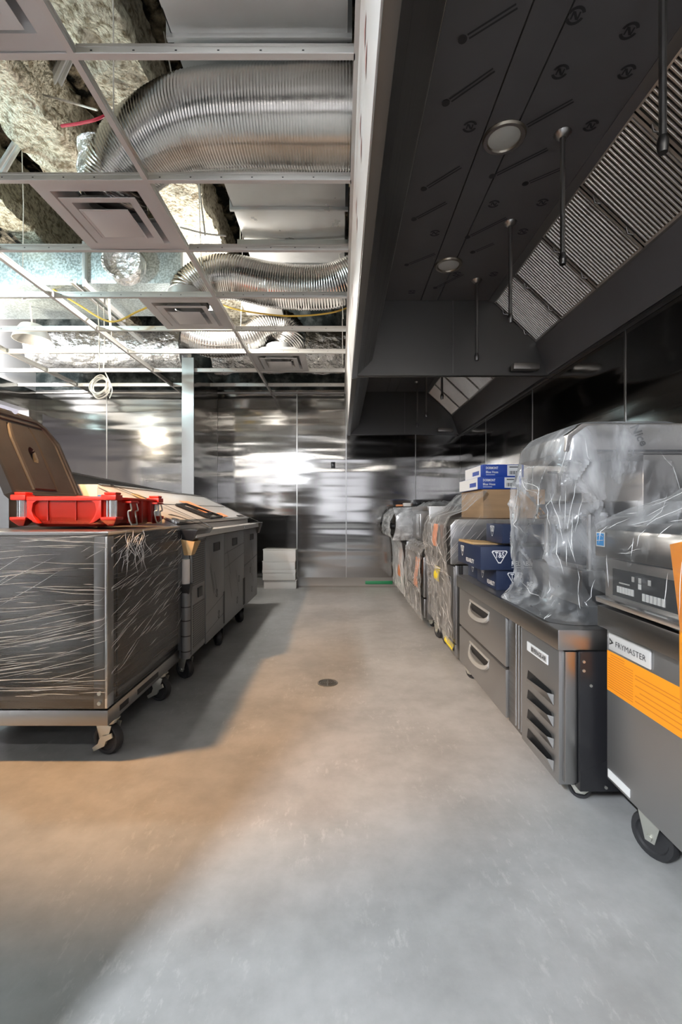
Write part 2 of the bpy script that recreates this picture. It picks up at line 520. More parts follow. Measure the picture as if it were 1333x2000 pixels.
def text_mesh(body, width, height, bold=0.0, shear=0.0):
    cu = bpy.data.curves.new('lettering', 'FONT')
    cu.body = body; cu.size = 1.0; cu.resolution_u = 2; cu.offset = bold; cu.shear = shear
    ob = bpy.data.objects.new('lettering', cu)
    me = bpy.data.meshes.new_from_object(ob)
    vs = [v.co.copy() for v in me.vertices]
    fs = [tuple(p.vertices) for p in me.polygons]
    bpy.data.objects.remove(ob)
    bpy.data.meshes.remove(me); bpy.data.curves.remove(cu)
    x0 = min(v.x for v in vs); x1 = max(v.x for v in vs); y0 = min(v.y for v in vs); y1 = max(v.y for v in vs)
    return [((v.x - x0) / (x1 - x0) * width, (v.y - y0) / (y1 - y0) * height) for v in vs], fs


def lettering(body, facing, at, width, height, mat, parent, bold=0.0, shear=0.0, name='lettering', eps=0.0012, rot=0.0):
    """facing '-x': reads from far to near; '-y': reads to the right.  at = lower start corner"""
    uv, fs = text_mesh(body, width, height, bold, shear)
    ca, sa = math.cos(rot), math.sin(rot)
    uv = [(u * ca - v * sa, u * sa + v * ca) for u, v in uv]
    m = MB()
    if facing == '-x':
        m.add([(at[0] - eps, at[1] - u, at[2] + v) for u, v in uv], fs)
    elif facing == '-y':
        m.add([(at[0] + u, at[1] - eps, at[2] + v) for u, v in uv], fs)
    else:
        m.add([(at[0] + u, at[1] + v, at[2] - eps) for u, v in uv], fs)
    return m.build(name, mat, parent, smooth=0)


def caster(parent, x, y, ztop, r=0.063, wdt=0.04, ang=0.0, brake=True, mat_f='zinc'):
    """swivel caster: fork, wheel, brake lever; ang turns the axle about z"""
    ax = Vector((math.sin(ang), math.cos(ang), 0))
    side = Vector((ax.y, -ax.x, 0))
    c = Vector((x, y, r))
    f = MB()
    f.cyl((x, y, ztop - 0.006), (x, y, ztop), 0.045, n=14)
    f.cyl((x, y, ztop - 0.022), (x, y, ztop - 0.006), 0.032, n=14)
    top = ztop - 0.02
    for sgn in (-1, 1):
        o = c + ax * sgn * (wdt / 2 + 0.006)
        prof = [(-0.040, top), (0.040, top), (0.034, top - 0.02), (0.014, r - 0.014), (-0.014, r - 0.014)]
        a = [o + side * u + Vector((0, 0, z - r)) for u, z in prof]
        b = [p + ax * sgn * 0.004 for p in a]
        n = len(prof)
        f.add(a + b, [tuple(range(n)), tuple(range(n, 2 * n))[::-1]] + [(i, (i + 1) % n, n + (i + 1) % n, n + i) for i in range(n)])
    fk = f.build('caster_fork', mat_f, parent, bevel=0.002)
    wv = MB()
    wv.lathe([(0.001, -wdt / 2 + 0.006), (r * 0.66, -wdt / 2 + 0.006), (r * 0.72, -wdt / 2), (r * 0.92, -wdt / 2), (r, -wdt / 2 + 0.008), (r, wdt / 2 - 0.008), (r * 0.92, wdt / 2), (r * 0.72, wdt / 2), (r * 0.66, wdt / 2 - 0.006), (0.001, wdt / 2 - 0.006)], c, ax, n=28)
    wv.build('wheel', 'rubber', parent)
    h = MB()
    h.cyl(c - ax * (wdt / 2 + 0.016), c + ax * (wdt / 2 + 0.016), 0.009, n=10)
    h.build('axle', mat_f, fk)
    if brake:
        bk = MB()
        o = c - ax * (wdt / 2 + 0.012)
        def Q(u, v, a):
            return o + side * u + Vector((0, 0, v)) - ax * a
        prof = [(-0.052, -0.034), (-0.044, -0.048), (-0.008, -0.028), (0.012, -0.018), (0.020, 0.004), (0.052, 0.022), (0.046, 0.040), (0.016, 0.026), (0.0, 0.022), (-0.016, 0.006), (-0.022, -0.012)]
        n = len(prof)
        A = [Q(u, v, 0) for u, v in prof]; B_ = [Q(u, v, 0.005) for u, v in prof]
        bk.add(A + B_, [tuple(range(n)), tuple(range(n, 2 * n))[::-1]] + [(i, (i + 1) % n, n + (i + 1) % n, n + i) for i in range(n)])
        bk.build('brake_lever', mat_f, fk)
    return fk


# ================================================================== the setting
XL, XR, YB, YR = -4.16, 1.63, 6.20, -3.2
XP = -1.68          # right face of the partition stub
ZCEIL = ZC + 1.61
ZDECK = 4.05

fl = MB().box(-6.5, XR + 0.12, YR - 0.1, YB + 0.1, -0.08, 0.0).build('floor', 'floor', None, smooth=0)
struct(fl, 'grey epoxy concrete floor with pale scuffs')

# back wall: studs behind, steel sheets in front
wb = MB().box(XL - 0.1, XR + 0.1, YB, YB + 0.1, 0, ZDECK).build('wall_back', 'deck', None, smooth=0)
struct(wb, 'back wall clad in wavy brushed stainless steel sheets')


def wall_panels_y(xs, z0, z1, y, parent):
    for a, b in zip(xs[:-1], xs[1:]):
        MB().box(a + 0.0015, b - 0.0015, y - 0.006, y, z0, z1).build('steel_panel', 'wall_steel', parent, smooth=0)
        MB().box(b - 0.006, b + 0.006, y - 0.009, y - 0.006, z0, z1).build('seam_strip', 'steel', parent, smooth=0)


wall_panels_y([XP, -0.60, 0.07, 1.015, XR], 0.13, ZCEIL + 0.05, YB, wb)
wall_panels_y([XL, -3.19, XP - 0.13], 0.13, ZCEIL + 0.05, YB, wb)

wr = MB().box(XR, XR + 0.1, YR, YB, 0, ZDECK).build('wall_right', 'deck', None, smooth=0)
struct(wr, 'side wall behind the cooking line clad in brushed steel sheets')
ys = [YB, 5.10, 3.86, 2.60, 1.36, 0.12, -1.1, -2.3, YR]
for a, b in zip(ys[:-1], ys[1:]):
    MB().box(XR - 0.006, XR, b + 0.0015, a - 0.0015, 0.13, ZCEIL + 0.05).build('steel_panel', 'wall_steel', wr, smooth=0)
    MB().box(XR - 0.009, XR - 0.006, b - 0.006, b + 0.006, 0.13, ZCEIL + 0.05).build('seam_strip', 'steel', wr, smooth=0)

# left wall with the opening towards the next room
OY1 = 6.06; OY0 = 3.0; OZ = ZC + 1.36
wl = MB()
wl.box(XL - 0.14, XL, OY1, YB, 0, ZDECK).box(XL - 0.14, XL, YR, OY0, 0, ZDECK).box(XL - 0.14, XL, OY0, OY1, OZ, ZDECK).box(XL - 0.14, XL, OY0, OY1, 0, 0.9)
wl = wl.build('wall_left', 'white_paint', None, smooth=0)
struct(wl, 'left wall with steel cladding around a wide pass-through opening')
for a, b, z0, z1 in ((OY0, OY1, OZ + 0.001, ZCEIL + 0.03), (OY1 + 0.001, YB - 0.007, 0.13, ZCEIL + 0.03), (1.6, OY0, 0.13, ZCEIL + 0.03), (0.2, 1.6, 0.13, ZCEIL + 0.03)):
    MB().box(XL, XL + 0.006, a + 0.001, b - 0.001, z0, z1).build('steel_panel', 'wall_steel', wl, smooth=0)
# next room seen through the opening
nr = MB()
nr.box(-6.6, -6.5, 2.4, 6.8, 0, 3.0).box(-6.6, XL - 0.14, 6.7, 6.8, 0, 3.0).box(-6.6, XL - 0.14, 2.4, 2.5, 0, 3.0).box(-6.6, XL - 0.14, 2.4, 6.8, 2.75, 2.85)
struct(nr.build('wall_next_room', 'white_paint', None, smooth=0), 'pale painted walls of the room beyond the pass-through')
bulb('next_room_lamp', (-5.2, 5.3, 2.5), 45, (0.90, 0.88, 1.0), 0.1)

# rear wall with shop-front windows (behind the camera)
wq = MB()
for a, b, z0, z1 in ((XL, -3.25, 0, ZDECK), (-1.45, -0.80, 0, ZDECK), (1.0, XR, 0, ZDECK), (-3.25, -1.45, 0, 0.65), (-3.25, -1.45, 2.45, ZDECK), (-0.80, 1.0, 0, 0.65), (-0.80, 1.0, 2.45, ZDECK)):
    wq.box(a, b, YR, YR + 0.12, z0, z1)
struct(wq.build('wall_rear', 'rear_paint', None, smooth=0), 'painted rear wall with two shop-front windows')
for i, (a, b) in enumerate(((-3.25, -1.45), (-0.80, 1.0))):
    wn = MB().box(a, b, YR + 0.02, YR + 0.03, 0.65, 2.45).build('window_%d' % (i + 1), 'window_day', None, smooth=0)
    struct(wn, 'bright daylit shop-front window in the rear wall')
    fm = MB()
    fm.box(a, b, YR + 0.03, YR + 0.09, 0.65, 0.71).box(a, b, YR + 0.03, YR + 0.09, 2.39, 2.45).box(a, a + 0.06, YR + 0.03, YR + 0.09, 0.65, 2.45).box(b - 0.06, b, YR + 0.03, YR + 0.09, 0.65, 2.45).box((a + b) / 2 - 0.03, (a + b) / 2 + 0.03, YR + 0.03, YR + 0.09, 0.65, 2.45)
    fm.build('window_frame', 'steel_dark', wn, smooth=0)

# partition stub and the low wall that runs on from it
ps = MB().box(XP - 0.125, XP - 0.005, 5.20, YB - 0.01, 0, ZC + 1.76).build('wall_partition', 'deck', None, smooth=0)
struct(ps, 'short steel-clad partition standing out from the back wall')
MB().box(XP - 0.135, XP, 5.185, 5.20, 0.0, ZC + 1.76).build('steel_panel', 'steel', ps, smooth=0)
MB().box(XP - 0.005, XP, 5.20, YB - 0.007, 0.13, ZC + 1.70).build('steel_panel', 'wall_steel', ps, smooth=0)
MB().box(XP - 0.135, XP - 0.125, 5.20, YB - 0.007, 0.13, ZC + 1.70).build('steel_panel', 'wall_steel', ps, smooth=0)
lw = MB()
lw.prism([(2.3, 0.0), (5.184, 0.0), (5.184, ZC + 0.172), (2.3, ZC + 0.255)], 'x', XP - 0.13, XP)
lw = lw.build('wall_low', 'steel_dark', None, smooth=0)
struct(lw, 'low steel-clad wall running behind the prep table')
lc = MB()
lc.hexa([(XP - 0.145, 2.3, ZC + 0.255), (XP + 0.012, 2.3, ZC + 0.255), (XP + 0.012, 5.184, ZC + 0.172), (XP - 0.145, 5.184, ZC + 0.172)],
        [(XP - 0.145, 2.3, ZC + 0.263), (XP + 0.012, 2.3, ZC + 0.263), (XP + 0.012, 5.184, ZC + 0.180), (XP - 0.145, 5.184, ZC + 0.180)])
lc.build('wall_cap', 'steel', lw, smooth=0)

# coved bases
def cove(name, path, label):
    m = MB()
    for (x0, y0), (x1, y1), (nx, ny) in path:
        prof = [(0, 0), (0.05, 0), (0.022, 0.02), (0.012, 0.05), (0.012, 0.13), (0, 0.13)]
        A = [(x0 + nx * u, y0 + ny * u, v) for u, v in prof]; B_ = [(x1 + nx * u, y1 + ny * u, v) for u, v in prof]
        n = len(prof)
        m.add(A + B_, [tuple(range(n)), tuple(range(n, 2 * n))[::-1]] + [(i, (i + 1) % n, n + (i + 1) % n, n + i) for i in range(n)])
    return struct(m.build(name, 'cove', None), label)


cove('baseboard_back', [((XP, YB - 0.001), (XR - 0.05, YB - 0.001), (0, -1)), ((XL, YB - 0.001), (XP - 0.14, YB - 0.001), (0, -1))], 'dark coved base along the back wall')
cove('baseboard_right', [((XR - 0.001, YR), (XR - 0.001, YB - 0.05), (-1, 0))], 'dark coved base along the cooking-line wall')

# structural deck above
dk = MB()
def deckf(u, v):
    x = -6.0 + 8.2 * u; y = YR + (YB + 0.2 - YR) * v
    z = ZDECK + 0.04 * (1 if (int((u * 200)) % 6) < 3 else 0) + 0.03 * mnoise.noise(Vector((x * 3, y * 3, 0)))
    return (x, y, z)
dk.grid(deckf, 160, 60)
dk.box(-6.0, 2.2, YR, YB + 0.2, ZDECK + 0.12, ZDECK + 0.2)
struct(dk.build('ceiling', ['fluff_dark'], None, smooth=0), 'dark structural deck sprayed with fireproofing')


# fireproofed joists
def joist(x0, x1, zb, label, seed, mat='fluff', y0=-0.5, y1=YB - 0.02, zt=ZDECK - 0.02):
    m = MB()
    # rough I-shaped section swept along y
    prof = [(x0, zb), (x1, zb), (x1, zb + 0.10), ((x0 + x1) / 2 + 0.06, zb + 0.2), ((x0 + x1) / 2 + 0.06, zt), ((x0 + x1) / 2 - 0.06, zt), ((x0 + x1) / 2 - 0.06, zb + 0.2), (x0, zb + 0.10)]
    dense = []
    for i in range(len(prof)):
        a = Vector(prof[i]); b = Vector(prof[(i + 1) % len(prof)])
        k = max(1, int((b - a).length / 0.035))
        dense += [a.lerp(b, t / k) for t in range(k)]
    n = len(dense); ny = int((y1 - y0) / 0.035)
    vs = []
    for j in range(ny + 1):
        y = y0 + (y1 - y0) * j / ny
        for p in dense:
            q = Vector((p.x * 6 + seed, y * 6, p.y * 6))
            dx = mnoise.noise(q) * 0.025 + mnoise.noise(q * 3.3) * 0.020 + mnoise.noise(q * 8) * 0.016
            dz = mnoise.noise(q + Vector((9, 3, 1))) * 0.025 + mnoise.noise(q * 3.1 + Vector((4, 4, 4))) * 0.022
            vs.append((p.x + dx, y, p.y + dz))
    fs = [(j * n + i, j * n + (i + 1) % n, (j + 1) * n + (i + 1) % n, (j + 1) * n + i) for j in range(ny) for i in range(n)]
    m.add(vs, fs)
    o = m.build('ceiling_joist', mat, None, smooth=80)
    return tag(o, label, 'joist', 'fireproofed ceiling joists')


ZJ = ZC + 2.42
joist(-1.40, -1.08, ZJ, 'beige fluffy fireproofed joist nearest the large silver flexible duct', 1.0)
joist(-2.12, -1.80, ZJ, 'beige fluffy fireproofed joist at the left above the row of diffusers', 5.0)
joist(-2.95, -2.70, ZJ + 0.05, 'shadowed teal-lit fireproofed joist at the far left edge', 9.0)

# ================================================================== suspended ceiling grid
cg = thing('ceiling_grid', (-0.95, 2.8, ZCEIL), 'open white metal suspended ceiling grid without its tiles', 'ceiling grid')


def tee_y(x, y0, y1, name='main_tee', h=0.040):
    m = MB()
    m.box(x - 0.012, x + 0.012, y0, y1, ZCEIL, ZCEIL + 0.0035, 0)
    m.box(x - 0.0015, x + 0.0015, y0, y1, ZCEIL + 0.0035, ZCEIL + h, 1)
    m.box(x - 0.004, x + 0.004, y0, y1, ZCEIL + h, ZCEIL + h + 0.010, 1)
    k = int((y1 - y0) / 0.10)
    m2 = m.build(name, ['tee_paint', 'tee_web'], cg, smooth=0)
    return m2


def tee_x(y, x0, x1, name='cross_tee', h=0.034):
    m = MB()
    m.box(x0, x1, y - 0.012, y + 0.012, ZCEIL, ZCEIL + 0.0035, 0)
    m.box(x0, x1, y - 0.0015, y + 0.0015, ZCEIL + 0.0035, ZCEIL + h, 1)
    m.box(x0, x1, y - 0.004, y + 0.004, ZCEIL + h, ZCEIL + h + 0.010, 1)
    nsl = int((x1 - x0) / 0.15)
    for i in range(nsl):
        xx = x0 + 0.05 + i * 0.15
        m.box(xx, xx + 0.008, y - 0.0022, y + 0.0022, ZCEIL + 0.020, ZCEIL + 0.024, 2)
    return m.build(name, ['tee_paint', 'tee_web', 'black'], cg, smooth=0)


MAINS = [-0.95, -2.17, -3.39]
for x in MAINS:
    tee_y(x, -1.4, YB - 0.01)
YT = [0.41, 1.02, 1.61, 2.22, 2.81, 3.42, 4.05, 4.62, 5.24, 5.84]
for y in YT:
    if y > 0.9:
        tee_x(y, -0.938, 0.05)
    tee_x(y, -2.158, -0.962)
    if y > 2.5:
        tee_x(y, -3.378, -2.182)
    if y > 3.9:
        tee_x(y, XL + 0.01, -3.402)
wa = MB()
wa.box(XL, XR - 1.55, YB - 0.028, YB - 0.008, ZCEIL, ZCEIL + 0.003).box(XL, XR - 1.55, YB - 0.010, YB - 0.007, ZCEIL, ZCEIL + 0.022)
wa.build('wall_angle', 'tee_paint', cg, smooth=0)
wa = MB()
wa.box(0.045, 0.066, -0.2, YB - 0.03, ZCEIL, ZCEIL + 0.003).box(0.063, 0.066, -0.2, YB - 0.03, ZCEIL, ZCEIL + 0.022)
wa.build('wall_angle', 'tee_paint', cg, smooth=0)
for x, y in ((-0.95, 1.9), (-0.95, 3.1), (-0.95, 4.3), (-0.95, 5.5), (-2.17, 1.9), (-2.17, 3.1), (-2.17, 4.3), (-3.39, 4.3), (0.02, 3.9), (0.02, 5.1)):
    dx = random.uniform(-0.08, 0.08)
    m = MB().tube([(x, y, ZCEIL + 0.045), (x + dx * 0.4, y + 0.02, ZCEIL + 0.5), (x + dx, y, ZDECK)], 0.0028, n=5)
    m.build('hanger_wire', 'cable_white', cg)


# ------------------------------------------------------------------ ceiling diffusers
def diffuser(label):
    t = thing('ceiling_diffuser', (0, 0, 0), label, 'diffuser', 'square ceiling diffusers')
    h = 0.288
    m = MB()
    def ring(ro, zo, ri, zi, mm):
        A = [(-ro, -ro, zo), (ro, -ro, zo), (ro, ro, zo), (-ro, ro, zo)]
        B_ = [(-ri, -ri, zi), (ri, -ri, zi), (ri, ri, zi), (-ri, ri, zi)]
        T = 0.003
        A2 = [(a, b, c + T) for a, b, c in A]; B2 = [(a, b, c + T) for a, b, c in B_]
        vs = A + B_ + A2 + B2
        fs = []
        for i in range(4):
            j = (i + 1) % 4
            fs += [(i, j, 4 + j, 4 + i), (8 + i, 12 + i, 12 + j, 8 + j), (i, 8 + i, 8 + j, j), (4 + i, 4 + j, 12 + j, 12 + i)]
        mm.add(vs, fs)
    ring(h, 0.0, 0.222, 0.0, m)
    ring(0.222, 0.0, 0.165, 0.085, m)
    m.build('face_frame', 'diffuser', t)
    m = MB(); ring(0.196, -0.016, 0.152, -0.010, m); ring(0.152, -0.010, 0.118, 0.050, m)
    m.build('outer_cone', 'diffuser', t)
    m = MB(); ring(0.128, -0.032, 0.115, -0.028, m)
    m.add([(-0.085, -0.085, -0.040), (0.085, -0.085, -0.040), (0.085, 0.085, -0.040), (-0.085, 0.085, -0.040), (-0.115, -0.115, -0.028), (0.115, -0.115, -0.028), (0.115, 0.115, -0.028), (-0.115, 0.115, -0.028)],
          [(0, 1, 2, 3), (0, 4, 5, 1), (1, 5, 6, 2), (2, 6, 7, 3), (3, 7, 4, 0)])
    m.build('centre_plate', 'diffuser', t)
    m = MB(); m.cyl((0, 0, 0.085), (0, 0, 0.17), 0.165, n=32, caps=False)
    m.cyl((0, 0, 0.14), (0, 0, 0.142), 0.163, n=32, mi=1)
    m.build('neck', ['galvanized', 'black'], t)
    m = MB(); ring(0.288, 0.003, 0.165, 0.11, m)
    m.build('back_pan', 'galvanized', t)
    return t


d0 = diffuser('plain diffuser cut off by the top left corner of the photo')
spots = [((-1.248, 1.315), None),
         ((-1.248, 2.515), 'diffuser below the end of the large silver flexible duct, largest seen whole'),
         ((-1.248, 3.735), 'diffuser in the middle of the row below the second flexible duct'),
         ((-0.655, 4.93), 'small distant diffuser nearest the back wall beside the hood')]
for (x, y), lb in spots:
    o = d0 if lb is None else copy_tree(d0)
    o.location = (x, y, ZCEIL + 0.006)
    if lb:
        o['label'] = lb

# ------------------------------------------------------------------ ducts in the plenum
def flex_duct(name, pts, radii, label, pitch=0.026, amp=0.006, mat='flex_metal', nseg=26):
    path = spline(pts, 40)
    L = [0.0]
    for a, b in zip(path[:-1], path[1:]):
        L.append(L[-1] + (b - a).length)
    # resample evenly, four rings per corrugation
    n = int(L[-1] / (pitch / 4)); out = []; rs = []
    j = 0
    for i in range(n + 1):
        s = L[-1] * i / n
        while j < len(L) - 2 and L[j + 1] < s:
            j += 1
        t = (s - L[j]) / max(1e-6, L[j + 1] - L[j])
        out.append(path[j].lerp(path[j + 1], t))
        f = s / L[-1] * (len(radii) - 1); k = min(int(f), len(radii) - 2)
        r = radii[k] * (1 - (f - k)) + radii[k + 1] * (f - k)
        rs.append(r + (amp, 0, -amp, 0)[i % 4] + 0.004 * mnoise.noise(Vector((s * 6, name.__len__(), 0))))
    m = MB(); m.tube(out, rs, n=nseg)
    o = m.build(name, mat, None, smooth=75)
    return tag(o, label, 'duct', 'silver flexible ducts')


R = lambda *a: [Vector((x, y, ZC + z)) for x, y, z in a]
flex_duct('flexible_duct', R((0.45, 2.30, 1.985), (-0.1, 2.30, 1.985), (-0.50, 2.30, 1.98), (-0.78, 2.32, 1.97), (-1.0, 2.37, 1.92), (-1.17, 2.44, 1.84), (-1.245, 2.50, 1.745)),
          [0.218, 0.218, 0.218, 0.21, 0.20, 0.18, 0.165], 'large ribbed silver flexible duct sweeping down to the nearest whole diffuser', 0.0145, 0.0036, nseg=40)
flex_duct('flexible_duct', R((0.5, 3.75, 2.05), (0.16, 3.75, 1.95), (-0.08, 3.75, 1.86), (-0.30, 3.75, 1.845), (-0.58, 3.75, 1.87), (-0.87, 3.75, 1.93), (-1.08, 3.75, 1.92), (-1.22, 3.74, 1.83), (-1.25, 3.735, 1.745)),
          [0.17] * 7 + [0.16], 'sagging ribbed flexible duct above the middle of the grid beside the hood', 0.019, 0.004, nseg=30)
flex_duct('flexible_duct', R((-1.62, 4.85, 1.90), (-1.33, 4.82, 1.80), (-1.02, 4.85, 1.84), (-0.80, 4.9, 1.98), (-0.62, 4.95, 2.02), (-0.54, 4.98, 1.92), (-0.60, 4.95, 1.80), (-0.655, 4.93, 1.745)),
          [0.16, 0.165, 0.165, 0.16, 0.16, 0.16, 0.16, 0.155], 'bright flexible duct looping over to the distant small diffuser', 0.023, 0.0045, nseg=24)
# crumpled smooth sleeves at the flex ends
m = MB(); m.lathe([(0.175, 0), (0.192, 0.05), (0.186, 0.12), (0.20, 0.17)], (-1.248, 2.51, ZCEIL + 0.155), (0.16, -0.10, 1), n=40)
o = m.build('duct_sleeve', 'foil', None); tag(o, 'taped foil sleeve joining the large flexible duct to its diffuser', 'duct sleeve')

# trunk duct running towards the back
td = thing('trunk_duct', (-0.37, 2.0, ZC + 2.2), 'wide flat galvanized trunk duct running above the big flexible duct', 'duct')
xs0, xs1, zb, zt = -0.79, 0.03, ZC + 2.22, ZC + 2.62
segs = [(-0.2, 0.92), (0.92, 2.12), (2.12, 3.32), (3.32, 4.08)]
for i, (a, b) in enumerate(segs):
    def tf(u, v, a=a, b=b):
        # shallow cross-break on the underside
        x = xs0 + (xs1 - xs0) * u; y = a + (b - a) * v
        return (x, y, zb - 0.012 * (1 - max(abs(u - 0.5), abs(v - 0.5)) * 2))
    m = MB(); m.grid(tf, 10, 10)
    m.box(xs0, xs0 + 0.004, a, b, zb, zt).box(xs1 - 0.004, xs1, a, b, zb, zt).box(xs0, xs1, a, b, zt - 0.004, zt)
    m.build('duct_section', 'galvanized', td, smooth=20)
    f = MB(); e = 0.022
    f.box(xs0 - e, xs1 + e, b - 0.012, b + 0.012, zb - e, zb).box(xs0 - e, xs0, b - 0.012, b + 0.012, zb, zt).box(xs1, xs1 + e, b - 0.012, b + 0.012, zb, zt)
    f.build('flange', 'galvanized', td, bevel=0.002)
m = MB().box(xs0, xs1, 4.075, 4.085, zb, zt).build('end_cap', 'steel_dark', td, smooth=0)
for y in (0.6, 1.55, 2.7, 3.7):
    m = MB()
    for xx in (xs0 - 0.03, xs1 + 0.03):
        m.cyl((xx, y, zb - 0.05), (xx, y, ZDECK), 0.005, n=6)
    m.box(xs0 - 0.05, xs1 + 0.05, y - 0.02, y + 0.02, zb - 0.055, zb - 0.015)
    if y > 3:
        m.build('trapeze_hanger', 'zinc', td)

# frosted cross duct at the left
cd = thing('cross_duct', (-2.7, 4.3, ZC + 2.0), 'frosty galvanized rectangular duct crossing the plenum with a round collar', 'duct')
for a, b, dy in ((-1.40, -2.24, 0.0), (-2.255, -4.1, 0.03)):
    MB().box(a, b, 4.02 - dy, 4.70, ZC + 2.02 - dy, ZC + 2.35).build('duct_section', 'galvanized_frost', cd, bevel=0.006)
MB().box(-2.236, -2.262, 3.97, 4.72, ZC + 1.97, ZC + 2.365).build('flange', 'galvanized', cd, bevel=0.003)
MB().box(-1.385, -1.41, 3.99, 4.72, ZC + 1.99, ZC + 2.365).build('flange', 'galvanized', cd, bevel=0.003)
m = MB(); m.lathe([(0.175, 0), (0.175, 0.05), (0.165, 0.09), (0.17, 0.12), (0.15, 0.12), (0.14, 0.03), (0.001, 0.02)], (-1.89, 4.02, ZC + 2.17), (0, -1, 0), n=36)
m.build('round_collar', 'foil', cd)
MB().box(-2.30, -2.33, 3.9, 5.3, ZC + 1.965, ZC + 1.995).build('support_angle', 'galvanized', cd, bevel=0.002)

# foil-wrapped ducts in front of the back wall
def foil_duct(x0, x1, y, z, r, label, seed):
    def fn(u, v):
        a = 2 * math.pi * u; x = x0 + (x1 - x0) * v
        q = Vector((x * 3 + seed, math.cos(a) * 2, math.sin(a) * 2))
        rr = r * (1 + 0.10 * mnoise.noise(q) + 0.05 * mnoise.noise(q * 3.1)) - 0.02 * abs(math.sin(v * 9.5))
        return (x, y + math.cos(a) * rr * 0.95, z + math.sin(a) * rr)
    m = MB(); m.grid(fn, 40, 70)
    o = m.build('insulated_duct', 'foil', None, smooth=50)
    return tag(o, label, 'duct', 'foil-wrapped ducts')


foil_duct(-3.72, -1.90, 5.55, ZC + 1.96, 0.25, 'crumpled foil-wrapped duct above the hanging coil of white cable', 0.0)
foil_duct(-1.55, 0.45, 5.62, ZC + 1.98, 0.27, 'crumpled foil-wrapped duct between the partition and the hood', 7.0)
# small sheet metal boxes and a hanging reflector at the left
m = MB().box(-0.98, -0.60, 4.36, 4.75, ZC + 2.05, ZC + 2.4).box(-0.56, 0.0, 4.36, 4.75, ZC + 2.12, ZC + 2.4)
o = m.build('duct_plenum_box', 'galvanized', None, bevel=0.006); tag(o, 'shiny sheet-metal plenum box behind the sagging flexible duct', 'duct')
m = MB(); m.lathe([(0.03, 0.16), (0.10, 0.14), (0.15, 0.06), (0.17, 0.0), (0.165, 0.0), (0.14, 0.05), (0.05, 0.12)], (-3.02, 4.45, ZCEIL + 0.07), (0, 0, 1), n=28)
o = m.build('round_duct_collar', 'galvanized', None); tag(o, 'round galvanized collar hanging above the grid by the left edge', 'duct collar')

# conduits and cables above the grid
def conduit(pts, r, mat, label, cat, name):
    m = MB(); m.tube(spline(pts, 8), r, n=8)
    return tag(m.build(name, mat, None), label, cat)


conduit([px(148, 60, 3.0), px(115, 130, 3.0), px(75, 215, 3.05)], 0.024, 'galvanized', 'pair of dull metal conduits crossing behind the near tee, upper one', 'conduit', 'metal_conduit')
conduit([px(160, 66, 3.05), px(128, 135, 3.05), px(88, 222, 3.1)], 0.020, 'galvanized', 'pair of dull metal conduits crossing behind the near tee, lower one', 'conduit', 'metal_conduit')
conduit([px(45, 270, 3.1), px(20, 310, 3.1), px(-15, 370, 3.1)], 0.020, 'galvanized', 'pale conduit dropping out at the left edge', 'conduit', 'metal_conduit')
conduit([px(30, 275, 3.0), px(5, 315, 3.0), px(-25, 360, 3.0)], 0.014, 'galvanized', 'thin conduit beside the pale conduit at the left edge', 'conduit', 'metal_conduit')
conduit([px(0, 540, 4.2), px(25, 565, 4.2), px(48, 578, 4.2)], 0.035, 'galvanized', 'short grey elbow pipe by the left edge below the frosty duct', 'pipe', 'elbow_pipe')
conduit([px(120, 246, 2.7), px(160, 240, 2.65), px(196, 230, 2.6), px(240, 205, 2.6)], 0.008, 'cable_red', 'thin red cable hanging beside the large flexible duct', 'cable', 'red_cable')
conduit([px(60, 180, 2.9), px(110, 192, 2.85), px(190, 215, 2.75)], 0.006, 'cable_white', 'thin pale wire strung across in front of the joists', 'cable', 'pale_wire')
conduit([px(85, 553, 4.1), px(150, 593, 4.0), px(215, 628, 3.9), px(270, 608, 3.9), px(330, 580, 3.9)], 0.008, 'cable_yellow', 'yellow cable sagging in a V above the grid', 'cable', 'yellow_cable')
conduit([px(420, 590, 4.2), px(470, 606, 4.2), px(560, 617, 4.2), px(640, 612, 4.2), px(690, 598, 4.2)], 0.008, 'cable_yellow', 'yellow cable under the sagging flexible duct', 'cable', 'yellow_cable')
conduit([px(197, 495, 4.3), px(208, 560, 4.3), px(216, 640, 4.3)], 0.010, 'cable_white', 'white cord hanging from the frosty duct to the yellow cable', 'cable', 'hanging_cable')
conduit([px(58, 560, 4.4), px(60, 600, 4.4), px(63, 640, 4.4)], 0.008, 'cable_white', 'white cord hanging in front of the round collar', 'cable', 'hanging_cable')
conduit([px(320, 62, 2.6), px(338, 160, 2.65)], 0.004, 'cable_white', 'thin hanger wire beside the trunk duct above the large flexible duct', 'cable', 'hanger_rod')
conduit([px(385, 330, 3.2), px(401, 460, 3.2)], 0.006, 'cable_white', 'pale drop wire hanging to the right of the large diffuser', 'cable', 'drop_wire')
conduit([px(352, 444, 3.1), px(400, 456, 3.1), px(442, 461, 3.1)], 0.006, 'cable_white', 'pale loose wire lying across the duct beside the large diffuser', 'cable', 'loose_wire')
conduit([px(412, 335, 2.62), px(404, 350, 2.62), px(425, 352, 2.62)], 0.012, 'orange_paper', 'small red and black connector under the large flexible duct', 'connector', 'cable_connector')

